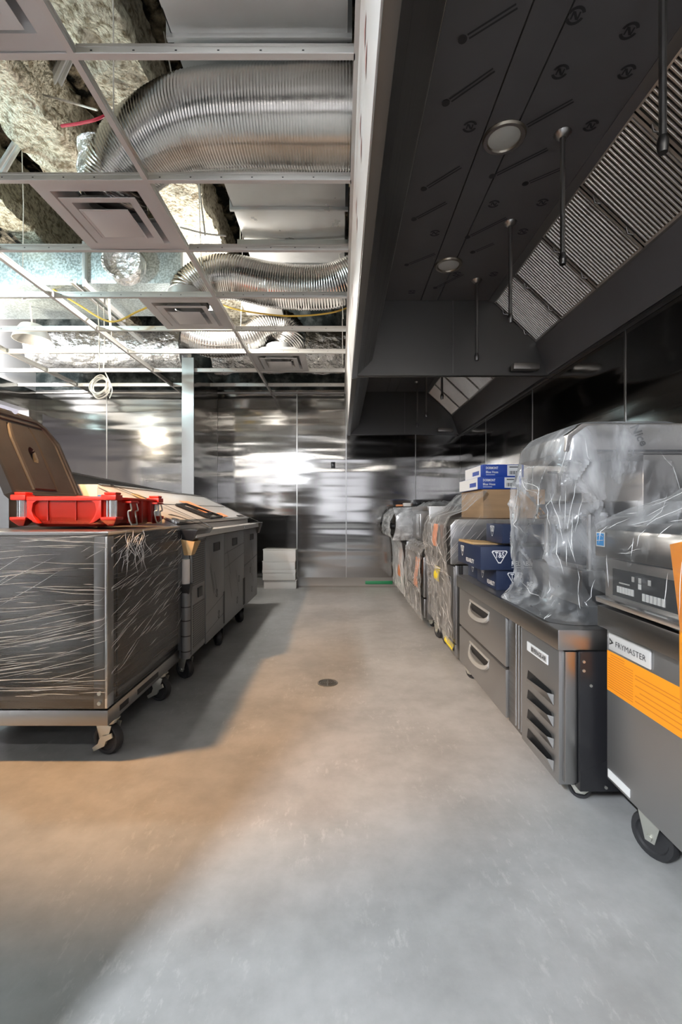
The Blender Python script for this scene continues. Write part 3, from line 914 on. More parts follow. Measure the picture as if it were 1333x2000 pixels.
# hanging coil of white cable
co = thing('cable_coil', px(197, 752, 4.3), 'coil of white cable hanging on two strands from the ceiling grid', 'cable')
cc = px(196, 754, 4.3)
for k in range(9):
    rx = random.uniform(0.062, 0.092); rz = random.uniform(0.075, 0.112); ph = random.uniform(-0.35, 0.35)
    off = Vector((random.uniform(-0.018, 0.018), random.uniform(-0.03, 0.03), random.uniform(-0.012, 0.012)))
    pts = []
    for i in range(29):
        a = 2 * math.pi * i / 28
        v = Vector((math.cos(a) * rx, math.sin(a + ph) * 0.035, math.sin(a) * rz))
        pts.append(cc + off + v)
    MB().tube(pts, 0.0055, n=6, caps=False).build('loop', 'cable_white', co)
for a, b in (((190, 580), (194, 724)), ((203, 600), (202, 724))):
    MB().tube([px(*a, 4.3), px((a[0] + b[0]) / 2 + 2, (a[1] + b[1]) / 2, 4.3), px(*b, 4.3)], 0.0055, n=6).build('strand', 'cable_white', co)
MB().tube(spline([px(206, 728, 4.3), px(214, 745, 4.28), px(219, 762, 4.28), px(214, 778, 4.28)], 6), 0.0055, n=6).build('strand', 'cable_white', co)

# ================================================================== exhaust hoods
def ring_N(name):
    """film print: a ring with an N-like break"""
    m = MB(); n = 28
    def arc(a0, a1, r0, r1):
        k = 10
        vs = []; fs = []
        for i in range(k + 1):
            a = a0 + (a1 - a0) * i / k
            vs += [(math.cos(a) * r0, math.sin(a) * r0, 0), (math.cos(a) * r1, math.sin(a) * r1, 0)]
        for i in range(k):
            fs.append((2 * i, 2 * i + 1, 2 * i + 3, 2 * i + 2))
        m.add(vs, fs)
    arc(0.25, 2.75, 0.020, 0.030); arc(3.4, 5.9, 0.020, 0.030)
    m.add([(-0.012, -0.010, 0), (-0.005, -0.014, 0), (0.012, 0.010, 0), (0.005, 0.014, 0)], [(0, 1, 2, 3)])
    m.add([(-0.014, -0.014, 0), (-0.008, -0.014, 0), (-0.008, 0.012, 0), (-0.014, 0.012, 0)], [(0, 1, 2, 3)])
    m.add([(0.008, -0.012, 0), (0.014, -0.012, 0), (0.014, 0.014, 0), (0.008, 0.014, 0)], [(0, 1, 2, 3)])
    return m


def hood(y0, y1, lbl, filters_real, fy, lights, drops):
    t = thing('exhaust_hood', (0.8, (y0 + y1) / 2, ZC + 1.05), lbl, 'range hood')
    zz = lambda p: (p[0], ZC + p[1])
    # outside front
    MB().slab(zz((0.092, 1.05)), zz((0.070, 1.665)), y0, y1, 0.01).build('front_panel', 'fascia_film', t, smooth=0)
    m = MB().slab(zz((0.124, 1.048)), zz((0.086, 1.048)), y0, y1, 0.012)
    m.build('front_lip', 'hood_steel', t, bevel=0.002)
    m = MB()
    for a, b in (((0.112, 1.05), (0.150, 1.085)), ((0.150, 1.085), (0.236, 1.175)), ((0.236, 1.175), (0.335, 1.64))):
        m.slab(zz(b), zz(a), y0 + 0.003, y1 - 0.003, 0.006)
    m.build('inner_front', 'steel_dark', t, smooth=0)
    # ceiling sheets with seams at x = .61 and .745
    for a, b in ((0.325, 0.612), (0.618, 0.742), (0.748, 1.140)):
        MB().box(a, b, y0 + 0.003, y1 - 0.003, ZC + 1.63, ZC + 1.645).build('top_sheet', 'hood_film', t, smooth=0)
    MB().box(0.09, 1.62, y0, y1, ZC + 1.646, ZC + 1.665).build('top_shell', 'steel_dark', t, smooth=0)
    MB().slab(zz((1.182, 1.615)), zz((1.140, 1.632)), y0 + 0.003, y1 - 0.003, 0.008).build('filter_track', 'hood_steel', t, smooth=0)
    MB().slab(zz((1.60, 1.06)), zz((1.512, 1.300)), y0 + 0.003, y1 - 0.003, 0.01).build('plenum_face', 'hood_film', t, smooth=0)
    m = MB().slab(zz((1.622, 1.05)), zz((1.590, 1.05)), y0, y1, 0.014)
    m.slab(zz((1.622, 1.05)), zz((1.622, 1.66)), y0, y1, 0.004)
    m.build('rear_lip', 'hood_steel', t, smooth=0)
    MB().slab(zz((1.524, 1.300)), zz((1.506, 1.316)), y0 + 0.003, y1 - 0.003, 0.012).build('grease_trough', 'hood_steel', t, smooth=0)
    # end panels
    prof = [zz(p) for p in ((0.088, 1.05), (1.622, 1.05), (1.622, 1.66), (0.074, 1.66))]
    m = MB().prism(prof, 'y', y1 - 0.012, y1); m.box(0.088, 1.622, y1 - 0.026, y1 - 0.012, ZC + 1.05, ZC + 1.064)
    e = m.build('end_panel', 'hood_steel', t, smooth=0)
    MB().box(0.86, 0.868, y1 - 0.0145, y1 - 0.012, ZC + 1.065, ZC + 1.63).build('seam', 'steel_dark', e, smooth=0)
    if y0 > 3:
        m = MB().prism([zz(p) for p in ((0.088, 1.05), (1.622, 1.05), (1.622, 1.075), (0.088, 1.075))], 'y', y0, y0 + 0.012)
        m.build('near_flange', 'filter_steel', t, smooth=0)
    # grease cup in the far rear corner
    m = MB().box(1.30, 1.50, y1 - 0.10, y1 - 0.03, ZC + 1.075, ZC + 1.125)
    m.build('grease_cup', 'filter_steel', t, bevel=0.012)
    # filters
    A = Vector((1.176, 1.625)); Bv = Vector((1.512, 1.308)); D = (Bv - A); ln = D.length; D.normalize()
    N = Vector((-D.y, D.x));  N = -N if N.y > 0 else N          # towards the room
    for a, b in fy:
        f = MB()
        def P(u, k):       # u along the slope, k outwards
            q = A + D * u + N * k
            return (q.x, ZC + q.y)
        f.prism([P(0, 0), P(ln, 0), P(ln, -0.04), P(0, -0.04)], 'y', a + 0.002, b - 0.002, 1)
        for u0, u1 in ((0, 0.022), (ln - 0.022, ln)):
            f.prism([P(u0, 0), P(u1, 0), P(u1, 0.010), P(u0, 0.010)], 'y', a + 0.002, b - 0.002)
        for c0, c1 in ((a + 0.002, a + 0.016), (b - 0.016, b - 0.002)):
            f.prism([P(0, 0), P(ln, 0), P(ln, 0.010), P(0, 0.010)], 'y', c0, c1)
        nb = 17; pit = (b - a - 0.036) / nb
        def baf(mm, yc):
            k = pit * 0.30
            mm.add([(P(0.022, 0.002)[0], yc - k, P(0.022, 0.002)[1]), (P(0.022, 0.009)[0], yc - k * 0.5, P(0.022, 0.009)[1]), (P(0.022, 0.009)[0], yc + k * 0.5, P(0.022, 0.009)[1]), (P(0.022, 0.002)[0], yc + k, P(0.022, 0.002)[1]),
                    (P(ln - 0.022, 0.002)[0], yc - k, P(ln - 0.022, 0.002)[1]), (P(ln - 0.022, 0.009)[0], yc - k * 0.5, P(ln - 0.022, 0.009)[1]), (P(ln - 0.022, 0.009)[0], yc + k * 0.5, P(ln - 0.022, 0.009)[1]), (P(ln - 0.022, 0.002)[0], yc + k, P(ln - 0.022, 0.002)[1])],
                   [(0, 1, 5, 4), (1, 2, 6, 5), (2, 3, 7, 6), (0, 3, 2, 1), (4, 5, 6, 7), (0, 4, 7, 3)])
        if not filters_real:
            for i in range(nb):
                baf(f, a + 0.018 + pit * (i + 0.5))
            fo = f.build('grease_filter', ['filter_steel', 'black'], t, smooth=0)
        else:
            fo = f.build('grease_filter', ['filter_steel', 'black'], t, smooth=0)
            first = None
            for i in range(nb):
                if first is None:
                    mm = MB(); baf(mm, a + 0.018 + pit * 0.5)
                    first = mm.build('baffle', 'filter_steel', fo, smooth=0)
                else:
                    copy_part(first, fo, (0, pit * i, 0))
            for u in (0.10, ln - 0.14):
                h = MB(); q0 = P(u, 0.012); q1 = P(u + 0.05, 0.012); q2 = P(u + 0.025, 0.028)
                h.tube([(q0[0], b - 0.009, q0[1]), (q2[0], b - 0.009, q2[1]), (q1[0], b - 0.009, q1[1])], 0.004, n=6)
                h.build('filter_handle', 'alu', fo)
    # recessed lights
    for y in lights:
        m = MB(); m.lathe([(0.066, -0.002), (0.072, -0.010), (0.086, -0.010), (0.092, -0.002), (0.092, 0.0)], (0.71, y, ZC + 1.629), (0, 0, 1), n=32)
        g = m.build('light_ring', 'brass', t)
        m = MB(); m.lathe([(0.001, -0.016), (0.03, -0.014), (0.055, -0.009), (0.068, -0.003)], (0.71, y, ZC + 1.629), (0, 0, 1), n=28)
        m.build('light_lens', 'lens', g)
    # suppression drops
    for y in drops:
        m = MB()
        m.cyl((0.955, y, ZC + 1.10), (0.955, y, ZC + 1.63), 0.0105, n=10)
        pd = m.build('nozzle_drop', 'steel', t)
        m = MB(); m.lathe([(0.001, 0.0), (0.013, 0.0), (0.016, 0.02), (0.016, 0.035), (0.011, 0.05)], (0.955, y, ZC + 1.065), (0, 0, 1), n=12)
        m.build('nozzle', 'steel_dark', pd)
        m = MB(); m.lathe([(0.012, -0.02), (0.020, -0.018), (0.034, -0.003), (0.036, 0.0)], (0.955, y, ZC + 1.629), (0, 0, 1), n=16)
        m.build('escutcheon', 'steel', pd)
    return t


h1 = hood(-0.2, 3.52, 'long stainless exhaust hood above the near part of the cooking line', True,
          [(3.095, 3.50), (2.67, 3.09), (2.25, 2.665), (1.83, 2.245), (1.41, 1.825)], (1.98, 3.0), (1.35, 1.96, 2.565, 3.2))
h2 = hood(3.535, YB - 0.02, 'second stainless exhaust hood reaching the back wall', False,
          [(5.74, 6.15), (5.32, 5.735), (4.90, 5.315), (4.48, 4.895), (4.06, 4.475), (3.64, 4.055)], (4.2,), (4.3, 5.1, 5.7))
# dark film print on the hood top: rings and dashes along the sheet
rn = None
marks = [(895, 250), (918, 247), (1095, 140), (1155, 245), (1225, 140), (965, 398), (1060, 395), (850, 455), (1022, 452), (893, 535), (965, 535), (805, 570), (1230, 60), (1125, 30)]
for i, (a, b) in enumerate(marks):
    if i == 0:
        continue
    p = px(a, b, 1.0); d = 1.629 / (p.z - ZC); p = px(a, b, d)
    if not (0.36 < p.x < 1.1):
        continue
    if rn is None:
        mm = ring_N('film_print'); mm.v = [(v[0] + p.x, v[1] + p.y, ZC + 1.628) for v in mm.v]
        rn = mm.build('film_print', 'hood_mark', h1, smooth=0); rn0 = p
    else:
        copy_part(rn, h1, (p.x - rn0.x, p.y - rn0.y, 0))
dashes = [((915, 70), (1010, 10)), ((880, 195), (965, 135)), ((1030, 245), (1120, 195)), ((970, 340), (1070, 290)), ((1035, 355), (1105, 325)), ((835, 365), (900, 325)), ((815, 425), (872, 395)), ((920, 460), (990, 425)), ((930, 490), (965, 475)), ((800, 515), (850, 495)), ((855, 560), (905, 535))]
for a, b in dashes:
    m = MB()
    for off in (-0.009, 0.006):
        p = px(*a, 1.0); d = 1.629 / (p.z - ZC); p = px(*a, d)
        q = px(*b, 1.0); d = 1.629 / (q.z - ZC); q = px(*b, d)
        dv = (q - p); nn = Vector((-dv.y, dv.x, 0)).normalized()
        z = ZC + 1.628
        m.add([(p.x + nn.x * off, p.y + nn.y * off, z), (q.x + nn.x * off, q.y + nn.y * off, z), (q.x + nn.x * (off + 0.007), q.y + nn.y * (off + 0.007), z), (p.x + nn.x * (off + 0.007), p.y + nn.y * (off + 0.007), z)], [(0, 1, 2, 3)])
    e = p - dv.normalized() * 0.02
    m.cyl((e.x, e.y, z), (e.x, e.y, z + 0.0005), 0.016, n=10)
    m.build('film_print', 'hood_mark', h1, smooth=0)
# prints on the plenum face
for a, b in ((1300, 470), (1208, 602), (1160, 638), (1250, 545)):
    rr = px(a, b, 1.0); k = (rr.x) / (rr.z - ZC)      # x/z along the ray
    # line from (1.60,1.06) to (1.512,1.30)
    tt = (1.60 - k * 1.06) / (k * 0.24 + 0.088); X = 1.60 - 0.088 * tt; Z = 1.06 + 0.24 * tt
    d = X * F / (a - 666.5)
    mm = ring_N('film_print')
    nx, nz = -0.939, -0.344
    mm.v = [(X - 0.006 - 0.344 * v[0] * -1 + nx * 0.004, d + v[1], ZC + Z + -0.939 * v[0] + nz * 0.004) for v in mm.v]
    mm.build('film_print', 'hood_mark', h1, smooth=0)
# faint red arrows on the front film
for y in (1.30, 1.62, 2.05, 2.8):
    m = MB()
    for dz in (0.0, 0.10):
        zc = ZC + 1.30 + dz * 0.8; xc = 0.092 - 0.022 * (zc - ZC - 1.05) / 0.615 - 0.0115
        m.add([(xc, y + 0.04, zc - 0.035), (xc, y - 0.05, zc), (xc, y + 0.04, zc + 0.035)], [(0, 1, 2)])
    m.build('film_print', 'fascia_mark', h1, smooth=0)

# ================================================================== left run: wrapped cabinet
LX = -0.949
wc = thing('wrapped_cabinet', (-1.35, 2.26, 0), 'stainless cabinet on casters wrapped in clear stretch film with the red case on top', 'cabinet')
MB().box(-1.66, LX - 0.004, 1.856, 2.66, 0.215, 0.925).build('body', 'steel_cabinet', wc, bevel=0.004)
MB().box(-1.66, LX, 1.850, 2.668, 0.15, 0.213).build('base_rail', 'steel', wc, bevel=0.003)
m = MB().box(-1.665, LX + 0.004, 1.846, 2.67, 0.925, 0.94)
m.build('top_sheet', 'steel', wc, bevel=0.003)
m = MB().box(LX - 0.055, LX - 0.010, 1.846, 1.856, 0.222, 0.92).build('corner_post', 'steel_dark', wc, bevel=0.002)
m = MB().box(LX - 0.010, LX, 1.846, 1.90, 0.222, 0.92).build('corner_post', 'alu', wc, bevel=0.002)
for z in (0.245, 0.285):
    MB().cyl((LX - 0.03, 1.846, z), (LX - 0.03, 1.838, z), 0.008, n=10).build('bolt', 'zinc', wc)
for y0, y1 in ((1.95, 2.03), (2.12, 2.36)):
    MB().box(LX - 0.002, LX + 0.0015, y0, y1, 0.168, 0.192).build('rail_slot', 'black', wc, smooth=0)
MB().box(LX - 0.004, LX + 0.001, 1.93, 2.64, 0.235, 0.905).build('side_panel', 'steel_cabinet', wc, bevel=0.002)
caster(wc, -0.985, 1.93, 0.15, r=0.064, ang=0.30, brake=True)
caster(wc, -0.985, 2.47, 0.15, r=0.064, ang=0.30, brake=True)
caster(wc, -1.60, 1.93, 0.15, r=0.064, ang=0.30, brake=True)
caster(wc, -1.60, 2.47, 0.15, r=0.064, ang=-0.2, brake=True)


def wrap_box(name, x0, x1, y0, y1, z0, z1, mats, parent, bulge=0.010, amp=0.006, seed=0.0, nz=40, r=0.02, wob=0.02, top=False):
    """film sleeve around a box; every side its own grid"""
    m = MB()
    def nz_(p):
        return mnoise.noise(Vector((p[0] * 4 + seed, p[1] * 4, p[2] * 9))) * amp + abs(mnoise.noise(Vector((p[0] * 9, p[1] * 9 + seed, p[2] * 22)))) * amp
    def front(u, v):
        x = x0 + (x1 - x0) * u; z = z0 + wob * mnoise.noise(Vector((x * 3, seed, 1))) + (z1 - z0) * v
        q = nz_((x, y0, z)); return (x, y0 - bulge - q, z)
    def side(u, v):
        y = y0 + (y1 - y0) * u; z = z0 + wob * mnoise.noise(Vector((y * 3, seed, 5))) + (z1 - z0) * v
        q = nz_((x1, y, z)); return (x1 + bulge + q, y, z)
    def side2(u, v):
        y = y0 + (y1 - y0) * u; z = z0 + wob * mnoise.noise(Vector((y * 3, seed, 5))) + (z1 - z0) * v
        q = nz_((x0, y, z)); return (x0 - bulge - q, y, z)
    m.grid(front, 40, nz, 0); m.grid(side, 40, nz, 1); m.grid(side2, 40, nz, 1)
    if top:
        def tp(u, v):
            x = x0 + (x1 - x0) * u; y = y0 + (y1 - y0) * v
            return (x, y, z1 + bulge * 0.6 + nz_((x, y, z1)))
        m.grid(tp, 40, 40, 0)
    return m.build(name, mats, parent, smooth=60)


# the wrap leaves only the lowest strip of the cabinet bare
wrap_box('stretch_wrap', -1.66, LX, 1.85, 2.665, 0.26, 0.942, ['stretch_wrap', 'stretch_wrap_side'], wc, 0.008, 0.006, 3.0)


def wrinkles(parent, n, fn, mat='wrinkle', lo=0.05, hi=0.5, wdt=0.0012, seed=1):
    """fine glossy pleats in stretched film: fn(u, v) gives a point on the film, one joined part"""
    rnd = random.Random(seed)
    m = MB()
    for _ in range(n):
        u, v, ang, ln = fn(rnd)
        k = 6
        pts = []
        for i in range(k + 1):
            s = (i / k - 0.5) * ln
            pts.append((u + s * math.cos(ang), v + s * math.sin(ang) + 0.006 * ln * math.sin(i * 1.3 + u * 40)))
        rs = [wdt * max(0.08, math.sin(math.pi * i / k)) * 1.0 for i in range(k + 1)]
        yield_pts = [P3 for P3 in (fn.to3(a, b) for a, b in pts)]
        m.tube(yield_pts, rs, n=4, caps=False)
    o = m.build('film_pleats', mat, parent, smooth=60)
    o['kind'] = 'stuff'
    return o


class Front:
    def __init__(s, x0, x1, z0, z1, y, fan=0.0): s.a = (x0, x1, z0, z1, y, fan)
    def __call__(s, r):
        x0, x1, z0, z1, y, fan = s.a
        ln = r.uniform(0.12, 0.62) if r.random() < 0.6 else r.uniform(0.04, 0.14)
        u = r.uniform(x0, x1); v = z0 + (z1 - z0) * r.random()
        band = (v - z0) / (z1 - z0)
        if band < 0.14:
            ang = 0.04
        elif band < 0.55:
            ang = 0.16 + 0.10 * math.sin(u * 5)
        else:
            ang = (0.50 if r.random() < 0.12 else -0.04 + 0.12 * math.sin(u * 4 + 1))
        ang += r.gauss(0, 0.03)
        return u, v, ang, ln
    def to3(s, u, v):
        x0, x1, z0, z1, y, fan = s.a
        return (min(max(u, x0), x1), y, min(max(v, z0), z1))


class Side:
    def __init__(s, y0, y1, z0, z1, x, angs=(0.28, 0.32, 0.24, 0.2), lmin=0.04, lmax=0.26): s.a = (y0, y1, z0, z1, x, angs, lmin, lmax)
    def __call__(s, r):
        y0, y1, z0, z1, x, angs, lmin, lmax = s.a
        ln = r.uniform(lmin, lmax)
        return r.uniform(y0, y1), r.uniform(z0, z1), r.choice(angs) + r.gauss(0, 0.06), ln
    def to3(s, u, v):
        y0, y1, z0, z1, x = s.a[:5]
        return (x, min(max(u, y0), y1), min(max(v, z0), z1))


wrinkles(wc, 150, Front(-1.66, LX, 0.27, 0.93, 1.834), seed=3, wdt=0.0011)
wrinkles(wc, 110, Side(1.85, 2.66, 0.36, 0.92, LX + 0.017), seed=4, wdt=0.0011)
# gathered film at the top corner
class Gather:
    def __call__(s, r):
        a = r.uniform(-2.5, -0.6); ln = r.uniform(0.04, 0.15)
        return 2.0 + r.uniform(-0.10, 0.16) + 0.5 * ln * math.cos(a), 0.945 - r.uniform(0.0, 0.10) + 0.5 * ln * math.sin(a), a, ln
    def to3(s, u, v):
        return (LX + 0.030 + 0.012 * mnoise.noise(Vector((u * 20, v * 20, 0))), u, min(v, 0.944))
wrinkles(wc, 34, Gather(), seed=6, wdt=0.0013)

# ------------------------------------------------------------------ red open tool case
BX0, BX1, BY0, BY1, BZ0, BZ1 = -1.515, -1.03, 2.08, 2.64, 0.951, 1.090
rc = thing('tool_case', ((BX0 + BX1) / 2, (BY0 + BY1) / 2, BZ0), 'open red plastic tool case with its dusty black lid tipped back', 'tool case')
m = MB()
def rr(x0, x1, y0, y1, c):
    return [(x0 + c, y0), (x1 - c, y0), (x1, y0 + c), (x1, y1 - c), (x1 - c, y1), (x0 + c, y1), (x0, y1 - c), (x0, y0 + c)]
lay = [(0.070, BZ0, 0.03), (0.050, BZ0 + 0.014, 0.035), (0.030, BZ0 + 0.05, 0.04), (0.028, BZ1 - 0.012, 0.04), (0.012, BZ1 - 0.010, 0.03), (0.012, BZ1, 0.03), (0.034, BZ1, 0.03), (0.045, BZ0 + 0.02, 0.03)]
vs = []
for ins, z, c in lay:
    vs += [(x, y, z) for x, y in rr(BX0 + ins, BX1 - ins, BY0 + ins, BY1 - ins, c)]
fs = [tuple(range(8))[::-1]]
for i in range(len(lay) - 1):
    fs += [(i * 8 + k, i * 8 + (k + 1) % 8, (i + 1) * 8 + (k + 1) % 8, (i + 1) * 8 + k) for k in range(8)]
fs.append(tuple(range((len(lay) - 1) * 8, len(lay) * 8)))
m.add(vs, fs)
m.build('tray', 'red_plastic', rc, bevel=0.002)
# feet wedges, corner brackets and posts
for (x, y, sx, sy) in ((BX0 + 0.035, BY0 + 0.035, 1, 1), (BX1 - 0.035, BY0 + 0.035, -1, 1), (BX1 - 0.035, BY1 - 0.035, -1, -1), (BX0 + 0.035, BY1 - 0.035, 1, -1)):
    m = MB()
    m.prism([(x - 0.035, y - 0.035), (x + 0.035, y - 0.035), (x + 0.035, y + 0.035), (x - 0.035, y + 0.035)], 'z', BZ1 - 0.016, BZ1 + 0.010)
    m.prism([(x - 0.026, y - 0.026), (x + 0.030, y - 0.026), (x + 0.030, y + 0.030), (x - 0.026, y + 0.030)], 'z', BZ1 + 0.010, BZ1 + 0.022)
    m.build('corner_cap', 'red_plastic', rc, bevel=0.006)
    m = MB()
    m.hexa([(x - 0.012, y - 0.012, BZ0 + 0.004), (x + 0.012, y - 0.012, BZ0 + 0.004), (x + 0.012, y + 0.012, BZ0 + 0.004), (x - 0.012, y + 0.012, BZ0 + 0.004)],
           [(x - 0.036, y - 0.036, BZ0 + 0.032), (x + 0.036, y - 0.036, BZ0 + 0.032), (x + 0.036, y + 0.036, BZ0 + 0.032), (x - 0.036, y + 0.036, BZ0 + 0.032)])
    m.box(x - 0.036, x + 0.036, y - 0.036, y + 0.036, BZ0 + 0.032, BZ0 + 0.046)
    m.build('corner_foot', 'red_plastic', rc, bevel=0.003)
    m = MB(); 
    m.cyl((x, y, BZ0 + 0.046), (x, y, BZ1 - 0.014), 0.020, n=10)
    for k in range(5):
        a = k * 1.256
        m.cyl((x + math.cos(a) * 0.019, y + math.sin(a) * 0.019, BZ0 + 0.046), (x + math.cos(a) * 0.019, y + math.sin(a) * 0.019, BZ1 - 0.014), 0.005, n=6)
    m.build('corner_post', 'alu', rc)
# arched front recess ribs
for xa in (BX0 + 0.16, BX0 + 0.29):
    MB().box(xa - 0.002, xa + 0.002, BY0 + 0.020, BY0 + 0.030, BZ0 + 0.03, BZ1 - 0.018).build('rib', 'red_plastic_dark', rc, smooth=0)
m = MB().box(BX0 + 0.07, BX1 - 0.07, BY0 + 0.006, BY0 + 0.02, BZ1 - 0.018, BZ1 + 0.002)
m.build('front_rim', 'red_plastic', rc, bevel=0.004)
for s in (0, 1):                     # curved side gussets of the front recess
    xa = BX0 + 0.072 if s == 0 else BX1 - 0.072
    sg = 1 if s == 0 else -1
    prof = [(xa, BZ0 + 0.044), (xa + sg * 0.035, BZ0 + 0.020), (xa + sg * 0.055, BZ0 + 0.016), (xa + sg * 0.030, BZ0 + 0.05), (xa + sg * 0.022, BZ0 + 0.075), (xa + sg * 0.028, BZ1 - 0.03), (xa + sg * 0.05, BZ1 - 0.014), (xa, BZ1 - 0.014)]
    MB().prism(prof, 'y', BY0 + 0.008, BY0 + 0.034).build('gusset', 'red_plastic', rc, bevel=0.002)
# right side: ribbed flank with two wire latches
for yc in (BY0 + 0.18, BY0 + 0.30, BY0 + 0.42):
    MB().box(BX1 - 0.032, BX1 - 0.010, yc - 0.008, yc + 0.008, BZ0 + 0.012, BZ1 - 0.012).build('rib', 'red_plastic_dark', rc, bevel=0.003)
for yc in (BY0 + 0.15, BY0 + 0.46):
    lt = MB().box(BX1 - 0.02, BX1 + 0.022, yc - 0.045, yc + 0.045, BZ1 - 0.028, BZ1 - 0.018).build('latch_plate', 'red_plastic_dark', rc, bevel=0.003)
    for dy in (-0.032, 0.032):
        MB().tube(spline([(BX1 + 0.012, yc + dy, BZ1 - 0.028), (BX1 + 0.018, yc + dy * 1.1, BZ1 - 0.06), (BX1 + 0.004, yc + dy * 1.2, BZ0 + 0.07), (BX1 + 0.010, yc + dy * 1.2, BZ0 + 0.03), (BX1 + 0.016, yc + dy * 0.9, BZ0 + 0.008)], 5), 0.004, n=6).build('latch_wire', 'zinc', lt)
    MB().tube([(BX1 + 0.016, yc - 0.029, BZ0 + 0.008), (BX1 + 0.016, yc + 0.029, BZ0 + 0.008)], 0.004, n=6).build('latch_wire', 'zinc', lt)
# lid: leaning back over its hinge along the left edge
HV = Vector((-0.185, 0, 0.43)); hl = HV.length; HV.normalize()     # along the lid
HN = Vector((HV.z, 0, -HV.x))                                        # inner face, towards +x
H0 = Vector((BX0 + 0.02, 0, BZ1 + 0.004))
def LP(u, y, k):
    q = H0 + HV * u + HN * k
    return (q.x, y, q.z)
LY0, LY1 = BY0 + 0.0, BY1 - 0.0
outline = [(0.0, LY0 + 0.02), (0.0, LY1 - 0.02), (0.02, LY1), (hl - 0.12, LY1), (hl - 0.03, LY1 - 0.07), (hl, LY1 - 0.13), (hl, LY0 + 0.13), (hl - 0.03, LY0 + 0.07), (hl - 0.12, LY0), (0.02, LY0)]
def lid_layer(k, ins):
    cu, cy = hl / 2, (LY0 + LY1) / 2
    return [LP(cu + (u - cu) * (1 - ins / (hl / 2)), cy + (y - cy) * (1 - ins / 0.28), k) for u, y in outline]
m = MB()
layers = [lid_layer(-0.055, 0.03), lid_layer(-0.045, 0.005), lid_layer(0.0, 0.0), lid_layer(0.0, 0.016), lid_layer(-0.014, 0.024)]
vs = [p for L in layers for p in L]; n = len(outline)
fs = [tuple(range(n))]
for i in range(len(layers) - 1):
    fs += [(i * n + k, i * n + (k + 1) % n, (i + 1) * n + (k + 1) % n, (i + 1) * n + k) for k in range(n)]
lb = MB().add(vs, fs).build('lid_shell', 'lid_edge', rc)
m = MB()
iu0, iu1, iy0, iy1 = 0.012, hl - 0.02, LY0 + 0.02, LY1 - 0.02
inner = lid_layer(-0.013, 0.024)
# inner panel with two pressed grooves and an oval recess
def lid_in(u, v):
    a = iu0 + (iu1 - iu0) * u; y = iy0 + (iy1 - iy0) * v
    cut = max(0.0, (a - (hl - 0.14)) / 0.14)
    y = (LY0 + LY1) / 2 + (y - (LY0 + LY1) / 2) * (1 - 0.42 * cut ** 1.3)
    k = -0.012
    for g in (0.30, 0.66):
        dd = abs(v - g) / 0.030
        if dd < 1 and 0.08 < u < 0.92:
            k -= 0.007 * (1 - dd)
    if 0.30 < v < 0.66 and 0.08 < u < 0.92:
        k += 0.006
    if min(u, 1 - u) < 0.05 or min(v, 1 - v) < 0.04:
        k += 0.006
    e = ((u - 0.53) / 0.095) ** 2 + ((v - 0.50) / 0.050) ** 2
    if e < 1:
        k -= 0.022
    return LP(a, y, k)
MB().grid(lid_in, 90, 100).build('lid_liner', 'lid_black', rc, smooth=30)
for yc, wl_ in ((LY0 + 0.20, 0.10), (LY1 - 0.20, 0.10), (LY1 - 0.32, 0.05)):
    k0 = MB()
    a = [LP(hl - 0.005, yc - wl_ / 2, -0.05), LP(hl - 0.005, yc + wl_ / 2, -0.05), LP(hl - 0.005, yc + wl_ / 2, 0.0), LP(hl - 0.005, yc - wl_ / 2, 0.0)]
    b = [LP(hl + 0.022, yc - wl_ / 2, -0.045), LP(hl + 0.022, yc + wl_ / 2, -0.045), LP(hl + 0.022, yc + wl_ / 2, -0.01), LP(hl + 0.022, yc - wl_ / 2, -0.01)]
    k0.hexa(a, b).build('lid_lug', 'lid_edge', rc, bevel=0.004)
MB().cyl((H0.x - 0.01, LY0 + 0.03, BZ1 + 0.008), (H0.x - 0.01, LY1 - 0.03, BZ1 + 0.008), 0.012, n=10).build('hinge', 'lid_edge', rc)

# ------------------------------------------------------------------ refrigerated prep table
PX = -0.885
PY = [2.70, 2.975, 3.45, 4.15, 4.80]
pt = thing('prep_table', (-1.25, 3.75, 0), 'long grey refrigerated prep table with film-covered doors beyond the wrapped cabinet', 'prep table')
MB().box(-1.62, PX - 0.018, PY[0], PY[4], 0.15, 0.865).build('body', 'door_film', pt, bevel=0.003)
gr = MB().box(PX - 0.018, PX - 0.004, PY[0] + 0.01, PY[1] - 0.006, 0.17, 0.86).build('machine_panel', 'door_film', pt, bevel=0.003)
for z0, z1 in ((0.20, 0.46), (0.575, 0.84)):
    MB().box(PX - 0.004, PX - 0.002, PY[0] + 0.03, PY[1] - 0.02, z0, z1).build('vent_grille', 'grille', gr, smooth=0)
MB().box(PX - 0.004, PX + 0.003, 2.82, 2.90, 0.49, 0.55).build('thermostat', 'black', gr, bevel=0.002)
